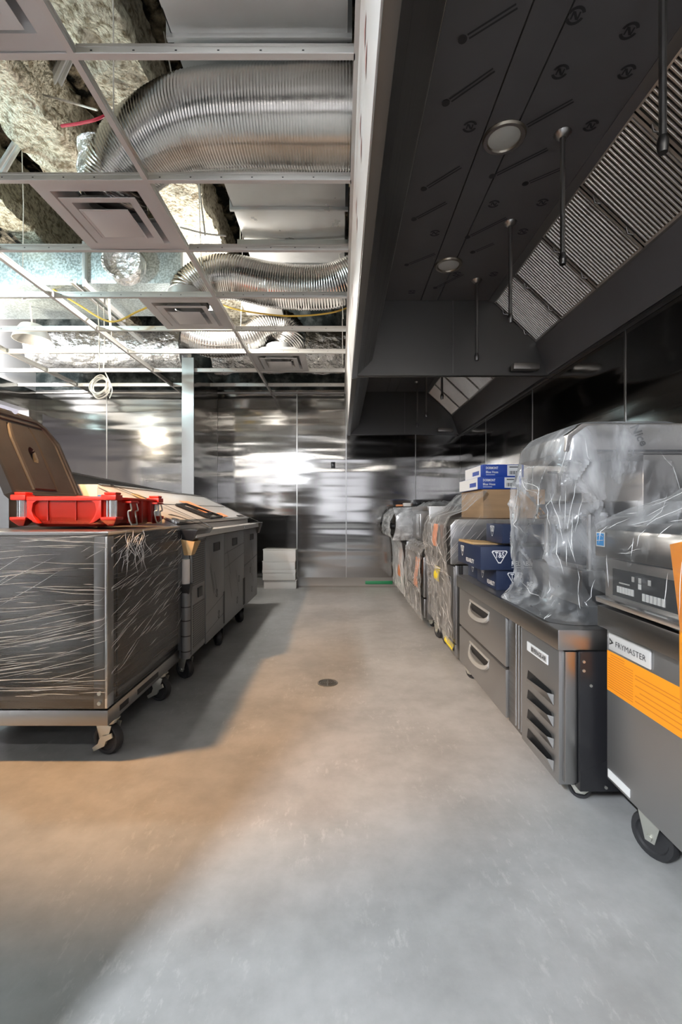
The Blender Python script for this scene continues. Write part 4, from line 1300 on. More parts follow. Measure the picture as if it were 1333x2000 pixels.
for i in range(1, 4):
    a, b = PY[i] + 0.005, PY[i + 1] - 0.005
    dr = MB().box(PX - 0.018, PX, a, b, 0.155, 0.858).build('door', 'door_film', pt, bevel=0.003)
    hc_ = a + (b - a) * (0.55 if i != 2 else 0.48)
    m = MB()
    m.box(PX - 0.001, PX + 0.004, hc_ - 0.075, hc_ + 0.075, 0.745, 0.752).box(PX - 0.001, PX + 0.004, hc_ - 0.075, hc_ + 0.075, 0.798, 0.805)
    m.box(PX - 0.001, PX + 0.004, hc_ - 0.08, hc_ - 0.073, 0.745, 0.805).box(PX - 0.001, PX + 0.004, hc_ + 0.073, hc_ + 0.08, 0.745, 0.805)
    m.box(PX - 0.001, PX + 0.001, hc_ - 0.075, hc_ + 0.075, 0.75, 0.80)
    m.build('recessed_handle', 'black', dr, smooth=0)
    # seams and print of the protective film
    for z, tl in ((0.37 if i == 1 else 0.62, 0.06), (0.24 if i == 1 else 0.72, 0.04)):
        if i == 3:
            z = 0.55
        m = MB().add([(PX + 0.0006, a, z - tl / 2), (PX + 0.0006, b, z + tl / 2), (PX + 0.0006, b, z + tl / 2 + 0.004), (PX + 0.0006, a, z - tl / 2 + 0.004)], [(0, 1, 2, 3)])
        m.build('film_seam', 'door_line', dr, smooth=0)
    rnd = random.Random(20 + i)
    for k in range(3):
        ya = a + (b - a) * rnd.uniform(0.1, 0.55); za = rnd.uniform(0.50, 0.72)
        m = MB()
        for off in (0, 0.012):
            m.add([(PX + 0.0008, ya + off, za), (PX + 0.0008, ya + off + 0.004, za), (PX + 0.0008, ya + off + 0.104, za - 0.20), (PX + 0.0008, ya + off + 0.10, za - 0.20)], [(0, 1, 2, 3)])
        m.build('film_print', 'door_line', dr, smooth=0)
    for k in range(2):
        ya = a + (b - a) * rnd.uniform(0.35, 0.75); za = (0.28, 0.46)[k] + rnd.uniform(-0.03, 0.03)
        mm = ring_N('p'); mm.v = [(PX + 0.0008, ya + v[0], za + v[1]) for v in mm.v]
        mm.build('film_print', 'door_line', dr, smooth=0)
for y in (3.44, 4.13, 4.17):
    MB().box(PX - 0.004, PX + 0.004, y - 0.012, y + 0.012, 0.18, 0.42).build('hinge_cover', 'black', pt, bevel=0.002)
m = MB().box(-1.62, PX + 0.028, PY[0], PY[4] + 0.03, 0.866, 0.905)
m.build('worktop', 'galvanized', pt, bevel=0.004)
# raised pan rail with a sloped glass-like lid
rz0, rz1, rx0, rx1 = 0.945, 1.172, -0.985, -1.46
ra, rb = 2.72, 4.78
MB().prism([(-0.98, 0.9055), (rx1, 0.9055), (rx1, rz1 - 0.006), (-0.98, rz0 - 0.006)], 'y', ra + 0.002, rb - 0.002).build('rail_body', 'lid_white', pt, smooth=0)
def LQ(u, y, k):
    q0 = Vector((rx0, rz0)); q1 = Vector((rx1, rz1)); d = (q1 - q0); nn = Vector((-d.y, d.x)).normalized()
    nn = nn if nn.y > 0 else -nn
    q = q0 + d * u + nn * k
    return (q.x, y, q.y)
def lidslab(u0, u1, y0, y1, k0, k1, name, mat, par, bev=0.0):
    b4 = [LQ(u0, y0, k0), LQ(u0, y1, k0), LQ(u1, y1, k0), LQ(u1, y0, k0)]
    t4 = [LQ(u0, y0, k1), LQ(u0, y1, k1), LQ(u1, y1, k1), LQ(u1, y0, k1)]
    return MB().hexa(b4, t4).build(name, mat, par, bevel=bev)
lid = lidslab(0.0, 1.0, ra, rb, 0.0, 0.014, 'rail_lid', 'lid_white', pt, 0.003)
lidslab(-0.02, 0.03, ra, rb, 0.014, 0.022, 'lid_edge_strip', 'steel', lid)
lidslab(0.965, 1.0, ra, rb, 0.014, 0.022, 'lid_edge_strip', 'steel_dark', lid)
lidslab(0.0, 1.0, rb - 0.03, rb, 0.014, 0.022, 'lid_edge_strip', 'steel_dark', lid)
lidslab(0.50, 0.515, ra, rb, 0.014, 0.018, 'lid_fold', 'steel', lid)
lidslab(0.06, 0.12, rb - 0.28, rb - 0.05, 0.014, 0.019, 'lid_handle', 'black', lid)
# packing: black corner guard, cardboard wedge, foam sleeve, rolled tube
m = MB()
m.hexa([(-0.96, 2.676, 0.862), (PX + 0.008, 2.676, 0.845), (PX + 0.008, 2.95, 0.845), (-0.96, 2.95, 0.862)],
       [(-0.985, 2.672, 0.916), (PX + 0.044, 2.672, 0.916), (PX + 0.044, 3.0, 0.916), (-0.985, 3.0, 0.916)])
m.build('corner_guard', 'black_gloss', pt, bevel=0.006)
m = MB().hexa([(-0.925, 2.676, 0.765), (PX + 0.004, 2.676, 0.765), (PX + 0.004, 2.74, 0.765), (-0.925, 2.74, 0.765)],
              [(-0.942, 2.673, 0.858), (PX + 0.024, 2.673, 0.845), (PX + 0.024, 2.80, 0.845), (-0.942, 2.80, 0.858)])
m.build('cardboard_wedge', 'cardboard_light', pt, bevel=0.003)
TX, TY = -0.9135, 2.678
m = MB().cyl((TX, TY, 0.595), (TX, TY, 0.742), 0.023, n=14)
m.build('foam_sleeve', 'carton_white', pt)
m = MB().hexa([(TX - 0.022, TY - 0.02, 0.54), (TX + 0.024, TY - 0.02, 0.54), (TX + 0.024, TY + 0.03, 0.54), (TX - 0.022, TY + 0.03, 0.54)], [(TX - 0.028, TY - 0.026, 0.598), (TX + 0.034, TY - 0.026, 0.598), (TX + 0.034, TY + 0.04, 0.598), (TX - 0.028, TY + 0.04, 0.598)])
m.build('sleeve_strap', 'black', pt, bevel=0.004)
m = MB().cyl((TX, TY, 0.16), (TX, TY, 0.545), 0.026, n=16)
m.build('corner_tube', 'door_film', pt)
for z in (0.20, 0.29, 0.38, 0.46):
    MB().cyl((TX, TY, z), (TX, TY, z + 0.006), 0.0275, n=16).build('tube_tie', 'black', pt)
m = MB().hexa([(PX - 0.03, 4.74, 0.80), (PX + 0.012, 4.76, 0.80), (PX + 0.02, 4.84, 0.80), (PX - 0.03, 4.84, 0.80)], [(PX - 0.06, 4.70, 0.912), (PX + 0.045, 4.72, 0.912), (PX + 0.05, 4.86, 0.912), (PX - 0.06, 4.86, 0.912)])
m.build('corner_guard', 'black_gloss', pt, bevel=0.006)
caster(pt, PX - 0.075, 2.80, 0.15, r=0.060, ang=0.5, brake=False)
caster(pt, PX - 0.06, 3.49, 0.15, r=0.058, ang=1.1, brake=False, mat_f='black')
caster(pt, PX - 0.06, 4.22, 0.15, r=0.058, ang=0.9, brake=False, mat_f='black')
caster(pt, -1.55, 2.80, 0.15, r=0.060, ang=0.2, brake=False)
caster(pt, -1.55, 4.70, 0.15, r=0.060, ang=0.2, brake=False)
# straps tied over the lid
def strap(pts, label):
    m = MB(); path = spline(pts, 8)
    for a, b in zip(path[:-1], path[1:]):
        d = (b - a).normalized(); s = d.cross(Vector((0, 0, 1))).normalized() * 0.011
        u = Vector((0, 0, 0.002))
        m.hexa([a - s, a + s, b + s, b - s], [a - s + u, a + s + u, b + s + u, b - s + u])
    tag(m.build('packing_strap', 'black', None), label, 'strap', 'packing straps on the prep table')
sl = lambda u, y, k=0.024: Vector(LQ(u, y, k))
strap([sl(0.99, 2.85), sl(0.75, 2.92), sl(0.45, 3.0, 0.03), sl(0.0, 3.1, 0.022), Vector((PX + 0.02, 3.06, 0.914))], 'black packing strap slanting down the near end of the white lid')
strap([sl(0.99, 4.70), sl(0.6, 4.74), sl(0.25, 4.79), sl(0.0, 4.80), Vector((PX + 0.02, 4.79, 0.918))], 'black packing strap over the far end of the white lid')
strap([Vector((-1.0, 2.66, 1.005)), sl(0.12, 2.78, 0.03), sl(0.03, 2.86, 0.03), Vector((PX + 0.03, 2.93, 0.916))], 'black packing strap from the red case towards the black corner guard')
# papers and a frame on the lid
def lidsheet(u0, u1, y0, y1, name, mat, label, cat, th=0.003, skew=0.0):
    b4 = [LQ(u0, y0, 0.0225), LQ(u0, y1, 0.0225), LQ(u1, y1 + skew, 0.0225), LQ(u1, y0 + skew, 0.0225)]
    t4 = [LQ(u0, y0, 0.0225 + th), LQ(u0, y1, 0.0225 + th), LQ(u1, y1 + skew, 0.0225 + th), LQ(u1, y0 + skew, 0.0225 + th)]
    return tag(MB().hexa(b4, t4).build(name, mat, None, smooth=0), label, cat)
lidsheet(0.18, 0.62, 3.62, 3.84, 'orange_paper', 'orange_paper', 'orange notice sheet lying on the sloped white lid', 'paper', skew=-0.05)
lidsheet(0.06, 0.20, 3.90, 4.05, 'orange_paper', 'orange_paper', 'small orange slip beside the black frame on the white lid', 'paper')
lidsheet(0.55, 0.75, 2.88, 2.98, 'orange_paper', 'cardboard_light', 'tan paper scrap just behind the red case', 'paper')
bf = thing('black_frame', LQ(0.15, 3.55, 0.02), 'black frame lying askew on the white lid', 'frame')  # a plain black frame with crossing bars
fa = [LQ(0.03, 3.42, 0.024), LQ(0.05, 3.80, 0.028), LQ(0.48, 3.52, 0.030), LQ(0.46, 3.30, 0.024)]
fa = [Vector(p) for p in fa]
for i in range(4):
    MB().tube([fa[i], fa[(i + 1) % 4]], 0.011, n=6).build('frame_bar', 'black', bf)
MB().tube([fa[0].lerp(fa[3], 0.3) , fa[1].lerp(fa[2], 0.3)], 0.008, n=6).build('frame_bar', 'black', bf)
MB().tube([fa[0].lerp(fa[1], 0.3), fa[3].lerp(fa[2], 0.3)], 0.007, n=6).build('frame_bar', 'black', bf)
# white carton behind the red case
m = MB().box(-1.61, -1.475, 2.76, 2.92, 0.9055, 1.188)
tag(m.build('white_carton', 'carton_white', None, bevel=0.002), 'plain white upright carton just behind the red case lid', 'carton')
m = MB().box(-1.44, -1.40, 2.69, 2.70, 0.9055, 1.12)
tag(m.build('blue_card', 'energy_blue', None), 'small blue card peeping out behind the red case', 'card')

# ------------------------------------------------------------------ stacked white boxes at the back wall
tops = [1150, 1133, 1113, 1096, 1072]
names = ['lowest box of the white stack on the floor by the back wall', 'second box up in the white stack by the back wall', 'third box up in the white stack by the back wall', 'topmost box of the white stack by the back wall']
BYF = 6.02
zs = [0.0, 0.118, 0.255, 0.372, 0.528]
for i in range(4):
    dx = (0.0, -0.012, -0.014, -0.006)[i]; dy = (0.02, 0.0, 0.0, 0.004)[i]
    bt = thing('white_box', (-0.81, BYF + 0.07, zs[i]), names[i], 'box', 'white boxes by the back wall')
    z1 = zs[i + 1] - 0.001
    MB().box(-1.025 + dx, -0.595 + dx, BYF + dy, BYF + 0.125, zs[i] + 0.0005, z1 - 0.012).build('carton_body', 'carton_white', bt, bevel=0.002)
    MB().box(-1.030 + dx, -0.590 + dx, BYF + dy - 0.004, BYF + 0.129, z1 - 0.012 - (0.03 if i == 1 else 0.0), z1).build('carton_lid', 'carton_white', bt, bevel=0.002)

# floor drain
fd = thing('floor_drain', (-0.08, 2.715, 0), 'small round metal floor drain in the middle of the aisle', 'drain')
m = MB(); m.lathe([(0.060, 0.0005), (0.060, 0.003), (0.052, 0.004), (0.050, 0.0035)], (-0.08, 2.715, 0), (0, 0, 1), n=36); m.build('drain_rim', 'brass', fd)
m = MB(); m.lathe([(0.050, 0.0006), (0.001, 0.0006)], (-0.08, 2.715, 0), (0, 0, 1), n=28); m.build('drain_well', 'black', fd)
for r_ in (0.012, 0.023, 0.034, 0.044):
    m = MB(); m.lathe([(r_ - 0.0035, 0.001), (r_ - 0.0035, 0.0034), (r_ + 0.0025, 0.0034), (r_ + 0.0025, 0.001)], (-0.08, 2.715, 0), (0, 0, 1), n=32); m.build('grate_ring', 'brass', fd)
m = MB().box(-0.131, -0.029, 2.712, 2.718, 0.001, 0.0035).box(-0.083, -0.077, 2.664, 2.766, 0.001, 0.0035); m.build('grate_bar', 'brass', fd)
# outlet cut-out in the back wall
ob = thing('outlet_box', (-0.105, YB - 0.007, 1.62), 'small dark electrical box cut into the back wall sheet', 'outlet box')
MB().box(-0.135, -0.078, YB - 0.010, YB - 0.0065, 1.615, 1.70).build('box_opening', 'black', ob, bevel=0.002)
m = MB().box(-0.126, -0.088, YB - 0.013, YB - 0.010, 1.632, 1.69); m.build('device', 'black_gloss', ob, bevel=0.002)
# green strip on the base
m = MB().box(0.33, 0.70, YB - 0.024, YB - 0.0135, 0.040, 0.085)
tag(m.build('green_strip', 'green', None, bevel=0.004), 'short green strip fixed low on the back wall base', 'strip')

# ================================================================== right run
# ------------------------------------------------------------------ refrigerated chef base
CX = 0.745
cb = thing('chef_base', (1.1, 2.2, 0), 'low stainless chef base with two drawers and a louvred machine panel', 'refrigerated base')
MB().box(CX + 0.045, 1.52, 1.56, 2.87, 0.083, 0.547).build('body', 'steel_dark', cb, bevel=0.003)
m = MB().box(CX - 0.015, 1.54, 1.53, 2.885, 0.553, 0.624)
m.build('worktop', 'steel', cb, bevel=0.006)
for z0, z1 in ((0.318, 0.546), (0.088, 0.306)):
    dw = MB().box(CX, CX + 0.045, 2.058, 2.865, z0, z1).build('drawer', 'steel_front', cb, bevel=0.005)
    # cast pull handle
    yc = 2.455; zc = z1 - 0.070
    m = MB()
    pts = [(CX + 0.002, yc + 0.165, zc + 0.030), (CX - 0.014, yc + 0.155, zc - 0.008), (CX - 0.030, yc + 0.10, zc - 0.026), (CX - 0.036, yc, zc - 0.032), (CX - 0.030, yc - 0.10, zc - 0.026), (CX - 0.014, yc - 0.155, zc - 0.008), (CX + 0.002, yc - 0.165, zc + 0.030)]
    path = spline(pts, 6)
    vs = []
    for p in path:                      # flat cast bar: a strip with thickness
        vs += [(p.x, p.y, p.z), (p.x + 0.004, p.y, p.z + 0.020), (p.x + 0.012, p.y, p.z + 0.020), (p.x + 0.010, p.y, p.z - 0.004)]
    n_ = len(path)
    fs = [(4 * i + k, 4 * i + (k + 1) % 4, 4 * i + 4 + (k + 1) % 4, 4 * i + 4 + k) for i in range(n_ - 1) for k in range(4)] + [(0, 1, 2, 3), tuple(range(4 * n_ - 4, 4 * n_))[::-1]]
    m.add(vs, fs)
    m.box(CX - 0.004, CX + 0.001, yc - 0.170, yc + 0.170, zc + 0.030, zc + 0.042)
    m.build('pull_handle', 'handle_metal', dw)
    MB().add([(CX - 0.001, yc - 0.155, zc + 0.032), (CX - 0.001, yc + 0.155, zc + 0.032), (CX - 0.001, yc + 0.13, zc - 0.012), (CX - 0.001, yc - 0.13, zc - 0.012)], [(0, 1, 2, 3)]).build('handle_recess', 'black', dw, smooth=0)
m = MB().box(CX + 0.012, CX + 0.045, 1.885, 2.05, 0.083, 0.548)
m.build('mullion', 'steel_dark', cb, bevel=0.002)
for y in (1.905, 1.935, 1.965):
    MB().cyl((CX + 0.012, y, 0.10), (CX + 0.012, y, 0.54), 0.006, n=8).build('mullion_rib', 'steel', cb)
# machine panel
mp_ = MB().box(CX, CX + 0.052, 1.555, 1.876, 0.088, 0.548).build('machine_panel', 'steel_front', cb, bevel=0.003)
for i in range(4):
    zt = 0.392 - i * 0.077
    ya, yb_ = 1.822, 1.592
    m = MB()
    # recessed throat
    m.add([(CX - 0.0008, ya, zt - 0.047), (CX - 0.0008, ya - 0.012, zt), (CX - 0.0008, yb_ + 0.02, zt - 0.004), (CX - 0.0008, yb_, zt - 0.030), (CX - 0.0008, yb_, zt - 0.047)], [(0, 1, 2, 3, 4)])
    m.build('louvre_throat', 'black', mp_, smooth=0)
    m = MB()
    # scoop blade, standing proud at the top, with a blind end
    k = 0.020
    m.add([(CX - 0.001, ya, zt - 0.050), (CX - 0.001, yb_, zt - 0.050), (CX - k, yb_ + 0.010, zt - 0.008), (CX - k * 0.9, ya - 0.035, zt - 0.022),
           (CX - 0.001, yb_ - 0.002, zt - 0.010)], [(0, 1, 2, 3), (1, 4, 2)])
    m.build('louvre', 'steel', mp_, smooth=0)
m = MB().box(CX - 0.003, CX, 1.635, 1.815, 0.470, 0.505)
npl = m.build('name_plate', 'print_white', mp_, smooth=0)
MB().box(CX - 0.0036, CX - 0.003, 1.640, 1.775, 0.475, 0.500).build('plate_field', 'lid_white', npl, smooth=0)
lettering('BEVERAGE-AIR', '-x', (CX - 0.0036, 1.772, 0.479), 0.128, 0.017, 'print_black', npl, bold=0.015, eps=0.0008)
# corner return and side panel
MB().box(CX + 0.012, CX + 0.052, 1.535, 1.556, 0.105, 0.548).build('corner_return', 'steel', cb, bevel=0.002)
sp_ = MB().box(CX + 0.054, 1.52, 1.52, 1.556, 0.085, 0.552).build('side_panel', 'black_gloss', cb, bevel=0.003)
for (x, z) in ((CX + 0.066, 0.52), (CX + 0.066, 0.49), (CX + 0.09, 0.44), (CX + 0.14, 0.10)):
    MB().cyl((x, 1.52, z), (x, 1.516, z), 0.005, n=8).build('screw', 'zinc', sp_)
caster(cb, CX + 0.11, 1.63, 0.085, r=0.038, wdt=0.028, ang=0.4, brake=False)
caster(cb, CX + 0.06, 2.80, 0.085, r=0.040, wdt=0.028, ang=1.1, brake=False)
caster(cb, 1.45, 1.63, 0.085, r=0.038, wdt=0.028, ang=0.4, brake=False)
caster(cb, 1.45, 2.80, 0.085, r=0.038, wdt=0.028, ang=0.4, brake=False)

# ------------------------------------------------------------------ fryer
FX = 0.855; FY0, FY1 = 1.045, 1.465
fr = thing('fryer', (1.2, 1.25, 0), 'stainless fryer with orange warning label and film-wrapped top at the right edge', 'fryer')
MB().box(FX + 0.02, 1.56, FY0, FY1, 0.17, 0.64).build('cabinet', 'steel', fr, bevel=0.004)
dr = MB().box(FX, FX + 0.02, FY0 + 0.004, FY1 - 0.002, 0.165, 0.648).build('door', 'steel_front', fr, bevel=0.004)
MB().box(FX - 0.0012, FX, FY0 + 0.01, FY1 - 0.006, 0.452, 0.578).build('warning_label', 'orange_label', dr, smooth=0)
for i in range(15):
    z = 0.463 + i * 0.0075
    for y0, y1 in ((1.33, 1.455),) if i < 13 else ((1.37, 1.44),):
        MB().box(FX - 0.0016, FX - 0.0012, y0, y1, z, z + 0.0024).build('print_line', 'orange_label_print', dr, smooth=0)
for y0, y1, z in ((1.1, 1.32, 0.545), (1.1, 1.32, 0.535), (1.12, 1.32, 0.515), (1.12, 1.30, 0.50), (1.12, 1.32, 0.485), (1.1, 1.32, 0.47)):
    MB().box(FX - 0.0016, FX - 0.0012, y0, y1, z, z + 0.003).build('print_line', 'orange_label_print', dr, smooth=0)
# badge
m = MB(); 
bd = MB().box(FX - 0.006, FX, 1.250, 1.444, 0.586, 0.640).build('badge', 'lid_white', dr, bevel=0.004)
lettering('FRYMASTER', '-x', (FX - 0.006, 1.405, 0.603), 0.14, 0.017, 'print_black', bd, bold=0.0, eps=0.001)
m = MB().add([(FX - 0.0072, 1.437, 0.602), (FX - 0.0072, 1.416, 0.612), (FX - 0.0072, 1.437, 0.624)], [(0, 1, 2)])
m.add([(FX - 0.0080, 1.433, 0.608), (FX - 0.0080, 1.424, 0.612), (FX - 0.0080, 1.433, 0.617)], [(0, 1, 2)], 1)
m.build('badge_mark', ['print_black', 'lid_white'], bd, smooth=0)
MB().box(FX - 0.0015, FX, 1.345, 1.455, 0.175, 0.20).build('data_plate', 'print_white', dr, smooth=0)
# control band
m = MB().prism([(FX - 0.030, 0.655), (FX + 0.30, 0.655), (FX + 0.30, 0.740), (FX - 0.030, 0.722)], 'y', FY0, FY1).build('lower_band', 'steel_dark', fr, bevel=0.004)
m = MB().prism([(FX - 0.034, 0.733), (FX + 0.02, 0.740), (FX + 0.02, 0.755), (FX - 0.036, 0.750)], 'y', FY0, FY1).build('bright_ledge', 'alu', fr, bevel=0.002)
MB().box(FX - 0.004, FX + 0.3, FY0, FY1, 0.752, 0.872).build('control_housing', 'steel', fr, bevel=0.003)
cpn = MB().box(FX - 0.007, FX - 0.004, FY0, FY1 - 0.045, 0.762, 0.845).build('control_panel', 'black_gloss', fr, smooth=0)
for k in range(6):
    y = 1.395 - k * 0.0135
    MB().box(FX - 0.009, FX - 0.007, y - 0.011, y, 0.775, 0.794).build('key', 'print_white', cpn, smooth=0)
for k in range(6):
    y = 1.278 - k * 0.0155
    MB().box(FX - 0.009, FX - 0.007, y - 0.012, y, 0.770, 0.791).build('key', 'print_white', cpn, smooth=0)
for y in (1.325, 1.295, 1.255):
    MB().box(FX - 0.0085, FX - 0.007, y - 0.011, y, 0.817, 0.832).build('indicator', 'lid_white', cpn, smooth=0)
MB().box(FX - 0.0085, FX - 0.007, 1.284, 1.296, 0.800, 0.815).build('indicator', 'print_white', cpn, smooth=0)
MB().box(FX - 0.0085, FX - 0.007, 1.335, 1.385, 0.803, 0.807).build('indicator', 'lid_white', cpn, smooth=0)
# rounded top cap
cap = [(FX - 0.036, 0.880), (FX - 0.038, 0.945), (FX - 0.028, 0.966), (FX - 0.004, 0.975), (1.10, 0.985), (1.10, 0.880)]
tc_ = MB().prism(cap, 'y', FY0, FY1).build('top_cap', 'steel', fr, bevel=0.003)
MB().box(FX - 0.0395, FX - 0.038, FY1 - 0.058, FY1 - 0.012, 0.912, 0.956).build('energy_sticker', 'print_white', tc_, smooth=0)
es = MB().box(FX - 0.0402, FX - 0.0395, FY1 - 0.054, FY1 - 0.016, 0.915, 0.953)
es.build('sticker_field', 'energy_blue', tc_, smooth=0)
m = MB()
pts = [(FX - 0.041, FY1 - 0.050 + 0.030 * i / 8, 0.943 + 0.006 * math.sin(math.pi * i / 8)) for i in range(9)]
m.tube(pts, 0.0008, n=4)
m.tube([(FX - 0.041, FY1 - 0.052, 0.932), (FX - 0.041, FY1 - 0.018, 0.930)], 0.0012, n=4)
m.build('sticker_print', 'print_white', tc_)
MB().box(1.10, 1.56, FY0, FY1, 0.64, 0.985).build('tank_housing', 'steel', fr, bevel=0.004)
MB().box(1.38, 1.56, FY0, FY1, 0.985, 1.20).build('flue_riser', 'steel', fr, bevel=0.004)
caster(fr, FX + 0.075, 1.345, 0.17, r=0.066, wdt=0.036, ang=1.15, brake=False)
caster(fr, 1.50, 1.345, 0.17, r=0.066, wdt=0.036, ang=1.15, brake=False)
caster(fr, FX + 0.075, 1.10, 0.17, r=0.066, wdt=0.036, ang=1.0, brake=False)
# orange hang tag over the front
m = MB().add([(FX - 0.042, 1.122, 0.94), (FX - 0.042, 1.06, 0.955), (FX - 0.046, 1.05, 0.55), (FX - 0.030, 1.105, 0.55), (FX - 0.032, 1.105, 0.86)], [(0, 1, 2, 3, 4)])
m.add([(FX - 0.044, 1.122, 0.94), (FX - 0.044, 1.06, 0.955), (FX - 0.048, 1.05, 0.55), (FX - 0.032, 1.105, 0.55), (FX - 0.034, 1.105, 0.86)], [(4, 3, 2, 1, 0)])
tag(m.build('hang_tag', 'orange_label', None, smooth=0), 'orange hang tag dangling over the fryer controls at the photo edge', 'tag')
# things on the fryer under film
m = MB().box(1.12, 1.36, 1.06, 1.38, 0.986, 1.06)
tag(m.build('green_bundle', 'green_cloth', None, bevel=0.02), 'dark green bundle under the film on the fryer', 'bundle')
m = MB().box(1.10, 1.36, 1.06, 1.26, 1.061, 1.235)
tag(m.build('cardboard_box', 'cardboard', None, bevel=0.003), 'brown cardboard box under the film on top of the fryer', 'box')
# film tent: from the front of the top cap up over the box
def tent(u, v):
    y = FY1 + 0.01 - (FY1 - FY0 + 0.01) * u
    prof = [(FX - 0.050, 0.78), (FX - 0.052, 0.90), (FX - 0.050, 0.955), (FX - 0.02, 0.985), (FX + 0.10, 1.04 + 0.02 * u), (FX + 0.24, 1.06 + 0.17 * min(1, u * 1.8)), (FX + 0.40, 1.05 + 0.20 * min(1, u * 1.8)), (FX + 0.5, 1.02 + 0.20 * min(1, u * 1.8))]
    f = v * (len(prof) - 1); k = min(int(f), len(prof) - 2); t = f - k
    x = prof[k][0] * (1 - t) + prof[k + 1][0] * t; z = prof[k][1] * (1 - t) + prof[k + 1][1] * t
    if v < 0.12:
        z -= 0.05 * u * (1 - v / 0.12)
    q = mnoise.noise(Vector((x * 10, y * 14, z * 12)))
    q2 = mnoise.noise(Vector((x * 24 + y * 18, y * 6, z * 20)))
    return (x - 0.004 * q, y, z + 0.008 * q + 0.004 * q2)
MB().grid(tent, 44, 60).build('film_tent', 'cling_clear', fr, smooth=70)
class Tent:
    def __call__(s, r):
        return r.uniform(0.05, 0.95), r.uniform(0.05, 0.85), r.choice((1.25, 1.0, 1.45, 0.2)) + r.gauss(0, 0.1), r.uniform(0.04, 0.20)
    def to3(s, u, v):
        p = tent(min(max(u, 0), 1), min(max(v, 0), 1)); return (p[0] - 0.002, p[1], p[2] + 0.002)
wrinkles(fr, 36, Tent(), seed=8, wdt=0.0008)

# ------------------------------------------------------------------ boxes on the chef base
def logo(parent, x, y, z, s, facing):
    """rounded white triangle pointing down with T&S inside"""
    pts_o = [(-1, 0.62), (-0.86, 0.80), (0.86, 0.80), (1, 0.62), (0.16, -0.80), (-0.16, -0.80)]
    m = MB()
    def W(u, v, k):
        return (x - k, y - u * s, z + v * s) if facing == '-x' else (x + u * s, y - k, z + v * s)
    n = len(pts_o); ins = 0.84
    A = [W(u, v, 0.0008) for u, v in pts_o]
    B_ = [W(u * ins, (v - 0.10) * ins + 0.10, 0.0008) for u, v in pts_o]
    m.add(A + B_, [(i, (i + 1) % n, n + (i + 1) % n, n + i) for i in range(n)])
    o = m.build('logo', 'print_white', parent, smooth=0)
    w_, h_ = 1.15 * s, 0.75 * s
    at = (x, y + w_ / 2, z - 0.12 * s) if facing == '-x' else (x - w_ / 2, y, z - 0.12 * s)
    lettering('T&S', facing, at, w_, h_, 'print_white', parent, bold=0.02, name='logo_letters', eps=0.0009)


def fixture_box(x0, x1, y0, y1, z0, z1, label, word=True, openf=False):
    t = thing('fixture_box', ((x0 + x1) / 2, (y0 + y1) / 2, z0), label, 'box', 'navy boxes on the chef base')
    b = MB().box(x0, x1, y0, y1, z0, z1).build('carton', 'navy', t, bevel=0.002)
    h = z1 - z0
    logo(t, x0 + 0.095, y0, z0 + h * 0.56, min(0.040, h * 0.42), '-y')
    logo(t, x0, y1 - 0.10, z0 + h * 0.60, min(0.036, h * 0.36), '-x')
    if word:
        lettering('RELIABILITY', '-y', (x0 + 0.155, y0, z0 + h * 0.18), 0.15, 0.024, 'print_white', t, bold=0.02)
        lettering('RELIABILITY', '-x', (x0, y1 - 0.18, z0 + h * 0.16), min(0.15, y1 - y0 - 0.2), 0.022, 'print_white', t, bold=0.02)
        MB().box(x0 + 0.155, x0 + 0.305, y0 - 0.0012, y0 - 0.0004, z0 + h * 0.10, z0 + h * 0.12).build('print_line', 'print_white', t, smooth=0)
    if openf:
        m = MB().hexa([(x0 + 0.004, y0 + 0.14, z1), (x0 + 0.16, y0 + 0.14, z1), (x0 + 0.16, y1, z1), (x0 + 0.004, y1, z1)],
                      [(x0 + 0.002, y0 + 0.15, z1 + 0.012), (x0 + 0.15, y0 + 0.13, z1 + 0.004), (x0 + 0.16, y1, z1 + 0.004), (x0 + 0.004, y1, z1 + 0.014)])
        m.build('open_flap', 'cardboard_light', t, bevel=0.002)
    return t


fixture_box(0.785, 1.13, 2.30, 2.62, 0.6245, 0.728, 'navy box at the bottom front of the stack beside the bagged appliance', True)
fixture_box(0.80, 1.10, 2.63, 2.86, 0.6245, 0.728, 'navy box at the bottom back of the stack, mostly hidden', False)
fixture_box(0.70, 1.10, 2.28, 2.72, 0.729, 0.846, 'navy box with its flap up on the second layer of the stack', True, True)
fixture_box(0.815, 1.12, 2.30, 2.55, 0.861, 0.957, 'navy box lying on top of the navy stack', False)

# ------------------------------------------------------------------ bagged countertop broiler
br = thing('countertop_broiler', (1.15, 1.95, 0.6245), 'grey open-fronted countertop broiler with a tall canopy inside a clear bag', 'appliance')
yA, yB = 1.70, 2.14
MB().box(0.90, 1.50, yA, yB, 0.665, 0.80).build('base', 'steel_dark', br, bevel=0.006)
for x in (0.93, 1.46):
    for y in (yA + 0.05, yB - 0.05):
        MB().cyl((x, y, 0.6245), (x, y, 0.665), 0.018, 0.022, n=12).build('foot', 'black', br)
MB().box(1.13, 1.50, yA, yB, 0.80, 1.235).build('rear_body', 'steel', br, bevel=0.006)
m = MB().prism([(0.835, 1.245), (0.885, 1.235), (1.50, 1.235), (1.50, 1.352), (0.90, 1.352), (0.845, 1.31)], 'y', yA - 0.005, yB)
cn = m.build('canopy', 'steel', br, bevel=0.006)
MB().box(0.90, 1.48, yA - 0.007, yA - 0.005, 1.243, 1.252).build('canopy_seam', 'black', cn, smooth=0)
lettering('Nice', '-y', (1.075, yA - 0.006, 1.335), 0.085, 0.034, 'print_black', cn, bold=0.02, shear=0.2, eps=0.001, rot=-1.05)
